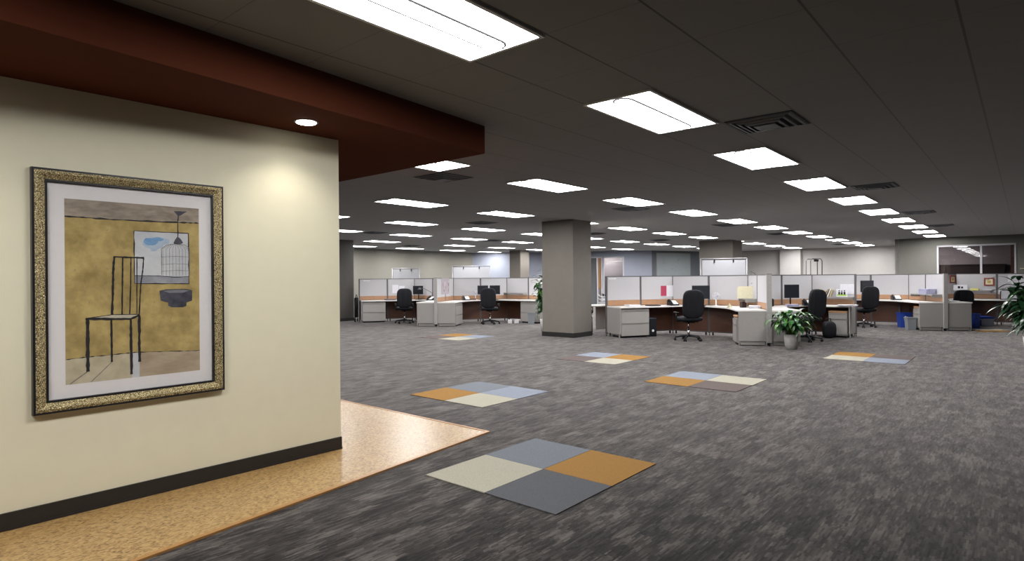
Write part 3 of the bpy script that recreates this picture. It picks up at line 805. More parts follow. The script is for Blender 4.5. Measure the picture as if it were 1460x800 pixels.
def desk(st, n3, where, wing_leg=True, end3=True, lab=None):
    """boomerang worktop + end panels"""
    D = .70; DW = .63; c, q = math.sin(PI / 3), math.cos(PI / 3); m = .03
    nd = st.nodes()
    e3 = nd[4 + n3]
    # back edge sits just in front of the partitions
    outer = [(m, .0), (m, 2 * PL - .015), (nd[4][0], nd[4][1] - m * 1.15), (e3[0] - .5 * m, e3[1] - .87 * m)]
    inn3_end = (e3[0] - .5 * D, e3[1] - c * D)
    dir3 = (c, -q)
    s3 = (nd[4][0] - .5 * D + .20 * c, nd[4][1] - c * D - .20 * q)
    inner = [inn3_end, s3]
    p0, p1, p2, p3 = s3, (s3[0] - .42 * c, s3[1] + .42 * q), (DW + .02, 1.62), (DW, 1.02)
    for k in range(1, 12):
        t = k / 12
        inner.append(tuple((1 - t) ** 3 * p0[i] + 3 * (1 - t) ** 2 * t * p1[i] + 3 * (1 - t) * t * t * p2[i] + t ** 3 * p3[i] for i in (0, 1)))
    inner += [(DW, 1.02), (DW, .0)]
    poly = outer + inner
    r = bpy.data.objects.new('desk', None); link(r); r.location = (*st.O, 0)
    tag(r, lab, 'desk', 'grey boomerang desks')
    def L2(p): v = st.X * p[0] + st.Y * p[1]; return (v.x, v.y)
    b = MB(); b.prism([L2(p) for p in poly], .722, .752, M_TOP)
    struct('worktop', b.mesh('worktop'), parent=r, label='off-white worktop')
    b = MB(); b.prism([L2(p) for p in ((m, .005), (DW - .02, .005), (DW - .02, .03), (m, .03))], .10, .722)
    ep = struct('end_panel', b.mesh('end_panel', M_PANEL), parent=r)
    b = MB(); b.prism([L2(p) for p in ((m + .05, .03), (DW - .06, .03), (DW - .06, .045), (m + .05, .045))], .02, .14)
    struct('kick_plate', b.mesh('kick_plate', M_PANEL), parent=ep)
    b = MB(); b.prism([L2(p) for p in ((m + .01, .01), (m + .035, .01), (m + .035, .03), (m + .01, .03))], 0, .1); b.prism([L2(p) for p in ((DW - .045, .01), (DW - .02, .01), (DW - .02, .03), (DW - .045, .03))], 0, .1)
    struct('foot', b.mesh('foot', M_PANELD), parent=ep)
    nx, ny = -.5, -c
    a0 = (e3[0] + nx * m, e3[1] + ny * m); a1 = (e3[0] + nx * (D - .02), e3[1] + ny * (D - .02))
    tx, ty = -dir3[0] * .025, -dir3[1] * .025
    b = MB(); b.prism([L2(p) for p in (a0, a1, (a1[0] + tx, a1[1] + ty), (a0[0] + tx, a0[1] + ty))], .09, .722)
    ep = struct('end_panel', b.mesh('end_panel', M_PANEL), parent=r)
    b = MB()
    for f in (.08, .86):
        p = (a0[0] + (a1[0] - a0[0]) * f, a0[1] + (a1[1] - a0[1]) * f); p2_ = (a0[0] + (a1[0] - a0[0]) * (f + .06), a0[1] + (a1[1] - a0[1]) * (f + .06))
        b.prism([L2(k) for k in (p, p2_, (p2_[0] + tx, p2_[1] + ty), (p[0] + tx, p[1] + ty))], 0, .09)
    struct('foot', b.mesh('foot', M_PANELD), parent=ep)
    # underside rail and support column at the corner
    b = MB(); v = L2((.32, 1.82)); b.tube([(v[0], v[1], .02), (v[0], v[1], .722)], .03, seg=12)
    struct('leg', b.mesh('leg', M_TRIMG), parent=r, label='dark corner support leg')
    return r

# panels of a station: order wing(0,1), back(2,3), side(4..)
def build_cluster(P, nL, nR, whereL, whereR, deskL=True, deskR=True):
    """left station + right station sharing the wing that ends at P"""
    sl = Station(P, 1, nL, whereL); sr = Station(P, -1, nR, whereR)
    put_post(P, math.radians(-10), 'wide grey end post between %s and %s' % (whereL, whereR), ENDK)
    put_panels(sl, [0, 1], ['%s panel of the wing between %s and %s' % (n, whereL, whereR) for n in ('front', 'rear')])
    nd = [sl.g(*p) for p in sl.nodes()]
    put_post(nd[1], math.radians(80), 'slim post halfway along the wing between %s and %s' % (whereL, whereR))
    put_post(nd[2], math.radians(80), 'slim post at the back corner between %s and %s' % (whereL, whereR))
    for st, n, wh, side in ((sl, nL, whereL, 'right to left'), (sr, nR, whereR, 'left to right')):
        ndx = [st.g(*p) for p in st.nodes()]
        names = ['%s back panel of %s, counting %s' % (ORD[k], wh, side) for k in range(2 + n)]
        put_panels(st, list(range(2, 4 + n)), names)
        for k in range(3, 5 + n):
            d = ndx[min(k + 1, 4 + n)] - ndx[k - 1]
            put_post(ndx[k], heading(d), '%s slim back post of %s, counting %s' % (ORD[k - 3], wh, side))
    return sl, sr
WM, WM2, WR_, WR2, WLL, WL2 = 'the middle desk', 'the leafy plant desk', 'the blue bin desk', 'the far right desk', 'the far left desk', 'the two-monitor desk'
M_, M2_ = build_cluster((5.36, 12.57), 2, 1, WM, WM2)
R_, R2_ = build_cluster((11.29, 15.70), 2, 2, WR_, WR2)
L_, L2_ = build_cluster((-2.36, 18.60), 2, 2, WLL, WL2)
desk(M_, 2, WM, lab='grey boomerang desk of the middle workstation right of the square column')
desk(M2_, 1, WM2, lab='grey boomerang desk behind the low leafy potted plant')
desk(R_, 2, WR_, lab='grey boomerang desk with the blue recycling bin beneath')
desk(R2_, 2, WR2, lab='grey boomerang desk at the far right with boxes beneath')
desk(L_, 2, WLL, lab='grey boomerang desk at the far left')
desk(L2_, 2, WL2, lab='grey boomerang desk carrying two monitors, left of the square column')

def in_st(st, kit, x, y, z, face, label, cat, group=None):
    """face: direction (local) in which the thing's front (-y) looks"""
    d = st.X * face[0] + st.Y * face[1]
    p = st.g(x, y)
    return place(kit, (p.x, p.y, z), math.atan2(d.y, d.x) + PI / 2, label, cat, group)

C60, S60 = .5, math.sin(PI / 3)
def leg3(st, t, dep):
    """point on the third leg: t metres back from its end, dep metres in front of the panels"""
    e = st.nodes()[4 + st.n3]
    return (e[0] - S60 * t - .5 * dep, e[1] + .5 * t - S60 * dep)
GP = 'steel drawer units under the desks'
def under3(st, kit, t_in, w, label, cat):
    # front-left corner for a unit facing the user; x axis of the unit depends on the side
    t = t_in + (w if st.s < 0 else 0)
    x, y = leg3(st, t, .66)
    return in_st(st, kit, x, y, 0, (-.5, -S60), label, cat, GP)
under3(M_, LATK, .04, .78, 'two-drawer grey file cabinet under the left end of the middle desk', 'file cabinet')
under3(L_, LATK, .04, .78, 'two-drawer grey file cabinet under the far left desk', 'file cabinet')
under3(M2_, PEDK, .06, .40, 'grey drawer pedestal with tan padded top under the leafy plant desk', 'drawer unit')
under3(L2_, LATK, .04, .78, 'grey file cabinet under the two-monitor desk, beside the square column', 'file cabinet')
# pedestals in the wings, drawers looking into the station
def under_wing(st, kit, y0, w, dep, label, cat='drawer unit'):
    yy = y0 + w if st.s > 0 else y0
    yy = y0 if st.s > 0 else y0 + w
    p = (dep, y0 + (w if st.s < 0 else 0) * 1.0)
    # facing +x (local)
    d = st.X
    ang = math.atan2(d.y, d.x) + PI / 2
    # unit's own +x in world
    ux = Vector((math.cos(ang), math.sin(ang)))
    y_start = y0 if ux.dot(st.Y) > 0 else y0 + w
    g = st.g(dep, y_start)
    return place(kit, (g.x, g.y, 0), ang, label, cat, GP)
under_wing(M_, PEDK, .10, .40, .64, 'grey pedestal with tan padded top under the right end of the middle desk')
under_wing(R_, PEDK, .10, .40, .55, 'grey pedestal with tan padded top beside the blue recycling bin')
under_wing(L2_, LATK, .06, .78, .63, 'wide grey drawer unit under the left end of the two-monitor desk')
under_wing(R2_, PED3K, .06, .42, .62, 'tall grey drawer pedestal under the far right desk')

# ------------------------------------------------------------------ office chairs
def lobe(cx, cy, cz, hw, hd, hh, tilt=0, squ=2.6, n=14, k=10, waist=0.0, mb=None, groove=0.0):
    """padded cushion: superellipse slab"""
    vs = []; fs = []
    for j in range(k + 1):
        t = -PI / 2 + PI * j / k
        sz = math.copysign(abs(math.sin(t)) ** (2 / squ), math.sin(t)); cz_ = abs(math.cos(t)) ** (2 / squ)
        for i in range(n * 2):
            a = PI * i / n
            sx = math.copysign(abs(math.cos(a)) ** (2 / squ), math.cos(a)); sy = math.copysign(abs(math.sin(a)) ** (2 / squ), math.sin(a))
            ww = hw * (1 - waist * (1 - sz * sz))
            x = sx * ww * cz_; y = sy * hd * (0.35 + .65 * cz_); z = sz * hh
            if groove: y -= math.copysign(groove * math.exp(-((abs(x) - hw * .36) / .018) ** 2), sy) * cz_
            y += -.05 * (x / hw) ** 2
            y2 = y * math.cos(tilt) - z * math.sin(tilt); z2 = y * math.sin(tilt) + z * math.cos(tilt)
            vs.append((cx + x, cy + y2, cz + z2))
    N = n * 2
    for j in range(k):
        for i in range(N): fs.append((j * N + i, j * N + (i + 1) % N, (j + 1) * N + (i + 1) % N, (j + 1) * N + i))
    fs.append(tuple(range(N))[::-1]); fs.append(tuple(range(k * N, k * N + N)))
    mb.faces(vs, fs, None, True)
def chair_kit(seat=.50, top=1.17):
    # the sitter looks toward +y; the back of the chair is on the -y side
    b = MB(); lobe(0, .02, seat, .285, .25, .06, 0, 3.0, mb=b); st = b.mesh('seat', M_BLACK)
    b = MB(); h = (top - seat - .03) / 2; lobe(0, -.24, seat + .03 + h, .262, .05, h, .10, 3.4, n=28, k=16, waist=.05, mb=b, groove=.014); bk = b.mesh('backrest', M_BLACK)
    b = MB(); b.tube([(0, -.05, seat - .06), (0, -.20, seat - .05), (0, -.22, seat + .03), (0, -.22, seat + .12)], .026, seg=8); sp = b.mesh('back_bracket', M_BLACKP)
    arms = []
    for s in (-1, 1):
        b = MB(); b.tube([(s * .20, .0, seat - .05), (s * .27, .0, seat - .045), (s * .295, -.01, seat + .06), (s * .29, -.01, seat + .13)], .018, seg=8)
        b.rbox(s * .285 - .03, s * .285 + .03, -.10, .13, seat + .13, seat + .16, .012)
        arms.append(('armrest', b.mesh('armrest', M_BLACKP)))
    b = MB(); b.rbox(-.10, .10, -.12, .12, seat - .09, seat - .05, .01); b.tube([(.1, .02, seat - .07), (.24, .03, seat - .08)], .008, seg=6); mech = b.mesh('tilt_mechanism', M_BLACKP)
    b = MB(); b.tube([(0, 0, .10), (0, 0, .26)], .028, seg=12); b.tube([(0, 0, .26), (0, 0, seat - .08)], .016, seg=12); gas = b.mesh('gas_lift', M_CHROME)
    b = MB()
    cast = []
    for k in range(5):
        a = 2 * PI * k / 5 + .3; ca, sa = math.cos(a), math.sin(a)
        b.tube([(0, 0, .12), (ca * .15, sa * .15, .105), (ca * .30, sa * .30, .075)], .028, r2=.017, seg=8)
        c = MB(); M = Matrix.Translation((ca * .30, sa * .30, .03)) @ Matrix.Rotation(a + PI / 2, 4, 'Z') @ Matrix.Rotation(PI / 2, 4, 'Y')
        for dx in (-.022, .022):
            c.lathe([(.012, -.011), (.028, -.011), (.030, 0), (.028, .011), (.012, .011)], seg=12, M=M @ Matrix.Translation((0, 0, dx)))
        c.tube([(ca * .30, sa * .30, .03), (ca * .30, sa * .30, .085)], .008, seg=6)
        cast.append(('caster', c.mesh('caster', M_BLACKP)))
    b.lathe([(.03, .085), (.045, .09), (.045, .13), (.03, .15)], seg=14)
    base = b.mesh('star_base', M_BLACKP)
    return ('office_chair', [('seat', st), ('backrest', bk), ('back_bracket', sp)] + arms + [('tilt_mechanism', mech), ('gas_lift', gas), ('star_base', base, cast)])
CHK = chair_kit(); CHL = chair_kit(.46, 1.05)
GC = 'black office chairs at the desks'
def chair(x, y, deg, label, kit=CHK): place(kit, (x, y, 0), math.radians(deg), label, 'office chair', GC)
chair(4.05, 13.85, 6, 'black high-backed office chair at the middle desk')
chair(6.60, 13.50, 22, 'black high-backed office chair beside the low leafy plant')
chair(9.98, 17.1, 4, 'black office chair at the desk with the blue recycling bin')
chair(12.55, 16.95, -12, 'black office chair whose backrest rises behind the far right desk', CHL)
chair(-3.62, 20.2, 12, 'black office chair at the far left desk')
chair(-.72, 19.5, -8, 'black office chair in front of the two monitors')

# ------------------------------------------------------------------ desk and wall items
def monitor_kit(w=.50, h=.36, z0=.17):
    b = MB(); b.rbox(-w / 2, w / 2, -.02, .02, z0, z0 + h, .008); body = b.mesh('housing', M_BLACKP)
    sc = boxes([(-w / 2 + .015, w / 2 - .015, -.0215, -.0195, z0 + .018, z0 + h - .015)], M_SCREEN)
    b = MB(); b.tube([(0, .02, z0 + .15), (0, .07, z0 + .10), (0, .07, .01)], .018, seg=8); nk = b.mesh('neck', M_BLACKP)
    b = MB(); b.lathe([(.12, 0), (.12, .008), (.03, .02)], seg=20, M=Matrix.Translation((0, .06, 0))); ft = b.mesh('foot', M_BLACKP)
    return ('monitor', [('housing', body), ('screen', sc), ('neck', nk), ('foot', ft)])
MONK = monitor_kit(.42, .33, .17); MONB = monitor_kit(.35, .32, .19); MONS = monitor_kit(.36, .30, .19); MONW = monitor_kit(.40, .34, .23)
def phone_kit():
    b = MB()
    v = [(-.10, 0), (.10, 0), (.10, .10), (-.10, .10)]
    b.faces([(-.12, -.10, .005), (.12, -.10, .005), (.12, .09, .005), (-.12, .09, .005), (-.12, -.10, .03), (.12, -.10, .03), (.12, .09, .13), (-.12, .09, .13)],
            [(0, 3, 2, 1), (4, 5, 6, 7), (0, 1, 5, 4), (1, 2, 6, 5), (2, 3, 7, 6), (3, 0, 4, 7)])
    body = b.mesh('body', M_BLACKP)
    b = MB(); b.faces([(-.02, -.085, .040), (.105, -.085, .040), (.105, .075, .126), (-.02, .075, .126)], [(0, 1, 2, 3)]); key = b.mesh('keypad', M_WHITE)
    b = MB(); b.tube([(-.075, -.10, .055), (-.075, -.07, .085), (-.075, .05, .145), (-.075, .09, .14)], .020, seg=8); hs = b.mesh('handset', M_BLACKP)
    return ('desk_phone', [('body', body), ('keypad', key, None, 'white keypad'), ('handset', hs)])
PHK = phone_kit()
def keyboard_kit():
    b = MB()
    for i in range(14):
        for j in range(4): b.box(-.2 + i * .029, -.176 + i * .029, -.06 + j * .03, -.036 + j * .03, .018, .024)
    return ('keyboard', [('body', boxes([(-.21, .21, -.07, .07, .0, .018)], M_BLACKP, r=.004)), ('keys', b.mesh('keys', M_TRIMG))])
KBK = keyboard_kit()
def paper_stack(w=.22, d=.30, h=.02, m=M_PAPER, seed=1):
    random.seed(seed); b = MB(); n = max(2, int(h / .006))
    for k in range(n):
        a = random.uniform(-.1, .1); M = Matrix.Rotation(a, 4, 'Z')
        b.box(-w / 2, w / 2, -d / 2, d / 2, k * h / n, (k + .9) * h / n, M=M)
    return solo('paper_stack', b.mesh('paper_stack', m))
def sheet(w, h, m, name='pinned_sheet', th=.003): return solo(name, boxes([(-w / 2, w / 2, -th, 0, 0, h)], m))
def wallshelf(w, d=.20):
    return ('panel_shelf', [('board', boxes([(-w / 2, w / 2, -d, 0, 0, .02)], M_PANELD)), ('bracket', boxes([(-w / 2, -w / 2 + .012, -d, 0, -.06, 0)], M_PANELD)), ('bracket', boxes([(w / 2 - .012, w / 2, -d, 0, -.06, 0)], M_PANELD))])

DT = .752
def on_panel(st, k, t, off, z, kit, label, cat, group=None):
    """hang or stand at panel k (node k to k+1), t metres along it, off metres in front"""
    nd = st.nodes(); p = Vector(nd[k]); q = Vector(nd[k + 1]); d = (q - p).normalized()
    n = Vector((d.y, -d.x))            # for local frame turning right: interior side
    c = p + d * t + n * off
    return in_st(st, kit, c.x, c.y, z, (n.x, n.y), label, cat, group)
FO = .028
# --- middle desk (node order from the corner: 2-3, 3-4 at the right, 4-5, 5-6 at the left)
place(MONK, (4.62, 14.75, DT), math.radians(-12), 'dark monitor behind the black chair of the middle desk', 'monitor', 'black monitors')
place(PHK, (4.03, 15.1, DT), math.radians(12), 'black desk phone left of the chair on the middle desk', 'phone', 'desk phones')
on_panel(M_, 4, PL * .30, FO, .98, sheet(.17, .26, M_RED, 'pinned_notice'), 'crimson notice pinned on the middle desk partition', 'notice')
on_panel(M_, 4, PL * .10, FO, .96, sheet(.22, .29, M_PAPER), 'white sheet pinned right of the crimson notice', 'paper')
place(paper_stack(.32, .24, .035, M_PAPER, 3), (2.98, 14.95, DT), .35, 'stack of white papers over a dark tray, left on the middle desk', 'papers')
place(solo('laptop', boxes([(-.16, .16, -.11, .11, 0, .022)], M_BLACKP, r=.004)), (3.50, 14.98, DT), .35, 'closed black laptop on the middle desk under the crimson notice', 'laptop')
def fan_kit():
    b = MB(); b.lathe([(.06, 0), (.06, .01), (.012, .02), (.012, .16)], seg=16); st = b.mesh('stand', M_WHITE)
    b = MB()
    for r in (.04, .065, .085):
        b.tube([(r * math.cos(a * PI / 10), -.03 if r < .08 else 0, .24 + r * math.sin(a * PI / 10)) for a in range(21)], .003, seg=5)
    for k in range(12): a = k * PI / 6; b.tube([(.02 * math.cos(a), -.035, .24 + .02 * math.sin(a)), (.085 * math.cos(a), 0, .24 + .085 * math.sin(a))], .002, seg=4)
    cg = b.mesh('cage', M_WHITE)
    b = MB()
    for k in range(4):
        a = k * PI / 2; ca, sa = math.cos(a), math.sin(a)
        b.faces([(0, -.01, .24), (.06 * ca - .02 * sa, -.02, .24 + .06 * sa + .02 * ca), (.07 * ca, -.012, .24 + .07 * sa), (.06 * ca + .02 * sa, -.004, .24 + .06 * sa - .02 * ca)], [(0, 1, 2, 3)])
    bl = b.mesh('blades', M_LAV)
    b = MB(); b.rbox(-.03, .03, 0, .06, .21, .27, .012); mo = b.mesh('motor', M_WHITE)
    return ('desk_fan', [('stand', st), ('cage', cg), ('blades', bl), ('motor', mo)])
place(fan_kit(), (4.98, 14.72, DT), math.radians(-30), 'small pale desk fan right of the monitor on the middle desk', 'fan')
place(solo('file_folder', boxes([(-.22, .22, -.03, -.012, 0, .25), (-.20, .17, -.010, .004, 0, .28)], M_CREAM)), (5.47, 14.02, DT + .20), -.25, 'cream file folders standing upright on the shelf at the right of the middle desk', 'folders')
on_panel(M_, 1, .45, FO, DT + .18, wallshelf(.80, .24), 'small grey shelf carrying cream folders above the middle desk', 'shelf')
place(paper_stack(.34, .24, .06, M_PAPER, 8), (5.40, 13.40, DT), 1.2, 'white papers heaped beside the wing of the middle desk', 'papers')
place(solo('pencil_box', boxes([(-.06, .06, -.05, .05, 0, .14)], mat('dark_brown_box', (.03, .015, .012), .5), r=.01)), (5.27, 13.75, DT), .2, 'dark brown box under the cream folders', 'box')
def easel_card():
    b = MB(); b.faces([(-.05, -.02, 0), (.05, -.02, 0), (0, .03, .11)], [(0, 1, 2)]); b.faces([(-.05, .07, 0), (.05, .07, 0), (0, .03, .11)], [(0, 2, 1)]); return solo('folded_card', b.mesh('folded_card', M_CREAM))
place(easel_card(), (4.98, 13.75, DT), .4, 'small folded cream card standing on the middle desk', 'card')
def pc_kit():
    return ('computer_tower', [('case', boxes([(0, .20, .01, .45, .04, .46)], M_NAVY, r=.01)), ('front_panel', boxes([(.01, .19, 0, .012, .05, .45)], M_BLACKP, r=.004)),
            ('power_ring', one('lathe', [(.030, 0), (.030, .004)], m=M_WHITE, seg=20, M=Matrix.Translation((.10, 0, .15)) @ Matrix.Rotation(PI / 2, 4, 'X')), None, 'pale round power ring'), ('foot', boxes([(.0, .20, .03, .42, 0, .04)], M_BLACKP))])
place(pc_kit(), (3.36, 14.80, 0), math.radians(10), 'navy computer tower under the middle desk beside the file cabinet', 'computer')
on_panel(M_, 1, .52, FO, 1.30, solo('push_pin', one('lathe', [(.012, 0), (.020, .004), (.012, .010)], m=M_GREYP, seg=12, M=Matrix.Rotation(PI / 2, 4, 'X'))), 'small grey pin on the partition above the cream folders', 'pin')
on_panel(M_, 5, PL - .16, FO, 1.42, sheet(.22, .03, M_WHITE, 'name_plate'), 'white blank name plate at the top left of the middle desk partition', 'name plate')
on_panel(L_, 5, PL - .26, FO, 1.42, sheet(.22, .03, M_WHITE, 'name_plate'), 'white blank name plate at the top of the far left desk partition', 'name plate')

# --- leafy plant desk
place(MONB, (6.66, 14.35, DT), math.radians(2), 'dark monitor above the low leafy plant', 'monitor', 'black monitors')
place(PHK, (7.15, 14.55, DT), math.radians(-10), 'black desk phone with white keypad right of the monitor behind the plant', 'phone', 'desk phones')
place(solo('speaker', boxes([(-.06, .06, -.06, .06, 0, .19)], M_BLACKP, r=.03)), (6.05, 14.1, DT), .2, 'round black desk speaker beside the wide post, behind the plant', 'speaker')
on_panel(M2_, 4, .50, FO, .93, wallshelf(.90, .22), 'grey shelf of books on the leafy plant desk partition', 'shelf')
random.seed(21)
bookc = [(.66, .64, .55), (.40, .30, .20), (.70, .68, .40), (.55, .55, .56), (.62, .50, .36), (.30, .24, .20), (.68, .66, .60), (.5, .42, .26)]
for k in range(8):
    h = random.uniform(.15, .21); tl = .35 if k > 2 else .15
    b = MB(); M = Matrix.Rotation(tl, 4, 'Y'); b.box(-.012, .012, -.15, -.01, 0, h, M=M)
    me = b.mesh('book', mat('book_cover_%d' % k, bookc[k], .7))
    on_panel(M2_, 4, .10 + k * .050, .03, .952, solo('book', me), '%s leaning book from the left on the shelf above the leafy plant desk' % ORD[k], 'book', 'books leaning on the shelf behind the chair')
m_card = mat('card_green', (.38, .62, .12), .7)
def photo_card():
    b = MB(); b.box(-.12, .12, -.008, 0, 0, .19)
    c = MB()
    for x, s in ((-.055, 1), (.0, .9), (.06, 1)):
        c.box(x - .02, x + .02, -.0105, -.0085, .05, .05 + .07 * s)
        c.lathe([(.016, 0), (.016, .002)], seg=10, M=Matrix.Translation((x, -.0085, .06 + .075 * s + .01)) @ Matrix.Rotation(PI / 2, 4, 'X'))
    g = MB(); g.box(-.10, .10, -.0100, -.0083, .02, .065)
    return ('picture_card', [('card', b.mesh('card', M_PAPER)), ('figures', c.mesh('figures', mat('card_black', (.02, .02, .02), .7))), ('ground', g.mesh('ground', m_card))])
on_panel(M2_, 4, .70, .10, .952, photo_card(), 'white picture card with black and green shapes on the books shelf', 'card')
on_panel(M2_, 4, .80, FO, 1.02, sheet(.30, .24, M_PAPER), 'white sheet pinned behind the picture card', 'paper')
place(paper_stack(.40, .26, .03, M_PAPER, 9), (7.85, 14.1, DT), -.6, 'flat white papers on the leafy plant desk below the books', 'papers')
place(solo('photo_prints', boxes([(-.16, .16, -.02, 0, 0, .10), (-.02, .12, -.05, -.02, 0, .14)], M_LAV)), (7.42, 14.8, DT), .2, 'pale prints standing behind the chair back beside the plant', 'papers')
place(paper_stack(.26, .2, .05, M_LAV, 4), (6.55, 14.1, DT), -.2, 'pale papers on the desk directly above the plant leaves', 'papers')
def bag_kit():
    b = MB(); lobe(0, 0, .20, .15, .10, .20, 0, 3, mb=b)
    h = MB(); h.tube([(-.07, 0, .36), (-.05, 0, .46), (.05, 0, .46), (.07, 0, .36)], .010, seg=6)
    return ('bag', [('body', b.mesh('body', M_BLACK)), ('handle', h.mesh('handle', M_BLACKP))])
place(bag_kit(), (7.42, 14.15, 0), 0, 'black bag on the floor left of the tan-topped pedestal', 'bag')

# --- blue bin desk
place(MONW, (10.40, 17.65, DT), math.radians(6), 'dark monitor beside the chair of the blue bin desk', 'monitor', 'black monitors')
place(PHK, (11.12, 17.45, DT), math.radians(-18), 'black desk phone alone on the blue bin desk', 'phone', 'desk phones')
on_panel(R_, 0, .70, FO, .93, wallshelf(1.2, .24), 'pale shelf on the wing above the blue bin desk', 'shelf')
on_panel(R_, 0, .60, .16, .952, paper_stack(.5, .2, .14, M_LAV, 6), 'lavender papers stacked on the wing shelf above the blue bin desk', 'papers')
def bin_kit(m, w=.20, d=.16, h=.38, logo=False):
    b = MB(); t = .85
    for sgn, pts in ((1, None),):
        o = [(-w * t, -d * t, 0), (w * t, -d * t, 0), (w * t, d * t, 0), (-w * t, d * t, 0), (-w, -d, h), (w, -d, h), (w, d, h), (-w, d, h)]
        i = [(x * .93, y * .93, max(z - .0, .012) if z == 0 else z) for x, y, z in o]
        b.faces(o + i, [(0, 3, 2, 1), (0, 1, 5, 4), (1, 2, 6, 5), (2, 3, 7, 6), (3, 0, 4, 7), (8, 9, 10, 11), (8, 12, 13, 9), (9, 13, 14, 10), (10, 14, 15, 11), (11, 15, 12, 8), (4, 5, 13, 12), (5, 6, 14, 13), (6, 7, 15, 14), (7, 4, 12, 15)])
    r = boxes([(-w - .01, w + .01, -d - .01, -d + .006, h - .02, h), (-w - .01, w + .01, d - .006, d + .01, h - .02, h), (-w - .01, -w + .006, -d, d, h - .02, h), (w - .006, w + .01, -d, d, h - .02, h)], m)
    parts = [('body', b.mesh('body', m)), ('rim', r)]
    if logo:
        b = MB()
        for k in range(3):
            a = k * 2 * PI / 3 + PI / 2; q = a + 1.5
            p0 = (.055 * math.cos(a), .055 * math.sin(a)); p1 = (.055 * math.cos(q), .055 * math.sin(q))
            b.tube([(p0[0], -d - .002, h * .62 + p0[1]), ((p0[0] + p1[0]) * .62, -d - .002, h * .62 + (p0[1] + p1[1]) * .62), (p1[0], -d - .002, h * .62 + p1[1])], .012, seg=5)
        parts.append(('recycling_mark', b.mesh('recycling_mark', M_WHITE), None, 'white arrows mark'))
    return ('waste_bin', parts)
def bin_at(x, y, deg, kit, label): place(kit, (x, y, 0), math.radians(deg), label, 'bin', 'plastic bins under the desks')
bin_at(11.02, 16.95, -10, bin_kit(M_BLUEBIN, .15, .12, .42, True), 'blue recycling bin with white mark under the desk') 
bin_at(10.67, 16.15, -10, bin_kit(M_GREYP, .11, .10, .34), 'grey waste bin beside the blue recycling bin')

# --- far right desk
def shadow_frame(m_in=M_YELLOW):
    return ('framed_print', [('frame', boxes([(-.12, .12, -.02, 0, 0, .035), (-.12, .12, -.02, 0, .195, .23), (-.12, -.085, -.02, 0, .035, .195), (.085, .12, -.02, 0, .035, .195)], M_REDW)), ('card', boxes([(-.085, .085, -.012, -.004, .035, .195)], M_CREAM)),
            ('motif', boxes([(-.04, .04, -.014, -.012, .075, .155), (-.05, .05, -.013, -.012, .11, .12)], mat('gold_motif', (.52, .40, .12), .6)))])
on_panel(R2_, 4, .80, FO, 1.14, shadow_frame(), 'red framed yellow picture on the far right desk partition, right one', 'picture', 'red framed pictures')
on_panel(R2_, 3, .80, FO, 1.22, shadow_frame(), 'red framed yellow picture beside the wide post, left one', 'picture', 'red framed pictures')
on_panel(R2_, 4, .42, FO, .985, wallshelf(.88, .22), 'grey shelf on the far right desk partition', 'shelf')
on_panel(R2_, 4, .12, .12, 1.007, ('display_card', [('card', boxes([(-.17, .17, -.01, 0, 0, .16)], M_PAPER)), ('photo', boxes([(-.06, .0, -.013, -.01, .05, .12), (.02, .07, -.013, -.01, .05, .11)], M_BLACKP))]), 'white card with two dark photos on the far right desk shelf', 'card')
on_panel(R2_, 4, .46, .12, 1.007, solo('note_pad', boxes([(-.10, .10, -.08, .06, 0, .05)], M_YELLOW)), 'yellow note pad on the far right desk shelf', 'note pad')
on_panel(R2_, 4, .76, .12, 1.007, paper_stack(.22, .16, .03, M_PAPER, 14), 'white papers on the shelf below the red framed picture', 'papers')
def binder(): return solo('ring_binder', boxes([(-.03, .03, -.24, 0, 0, .26)], mat('red_binder', (.45, .03, .05), .5), r=.006))
place(solo('book', boxes([(-.10, .10, -.03, .03, 0, .20)], mat('red_white_book', (.5, .06, .08), .5))), (12.2, 17.0, DT), .3, 'red book left of the chair back on the far right desk', 'book')
place(paper_stack(.3, .2, .03, M_PAPER, 15), (11.65, 15.98, DT), .2, 'white papers on the near end of the far right desk', 'papers')
place(('framed_print', [('frame', boxes([(-.22, .22, 0, .02, 0, .02), (-.22, .22, 0, .02, .26, .28), (-.22, -.20, 0, .02, .02, .26), (.20, .22, 0, .02, .02, .26)], M_NAVY)), ('picture', boxes([(-.20, .20, .006, .016, .02, .26)], M_PAPER))]), (14.05, 17.0, DT), math.radians(-35), 'wide dark-framed picture standing behind the right-hand plant', 'picture')
on_panel(R2_, 5, .45, FO, 1.18, solo('pinned_sheet', boxes([(-.20, .12, -.003, 0, .05, .28), (-.12, .22, -.006, -.003, -.12, .16)], M_PAPER)), 'white sheets pinned above the right-hand plant', 'papers')
def crate():
    return ('storage_box', [('box', boxes([(-.33, .33, -.18, .18, 0, .20)], mat('pale_blue_box', (.42, .46, .56), .6))), ('lid', boxes([(-.345, .345, -.195, .195, .20, .27)], M_BLUEBIN, r=.006)), ('label_band', boxes([(-.331, -.02, -.1825, -.18, .02, .18)], mat('deep_blue_print', (.03, .05, .25), .6))), ('edge_trim', boxes([(-.345, .345, -.20, -.195, .195, .205)], M_WHITE))])
place(crate(), (13.35, 17.3, 0), math.radians(0), 'blue and white storage box on the floor under the far right desk', 'box')
bin_at(12.66, 16.50, -5, bin_kit(M_BLUEBIN, .07, .13, .40), 'narrow blue bin behind the end of the far right desk') 

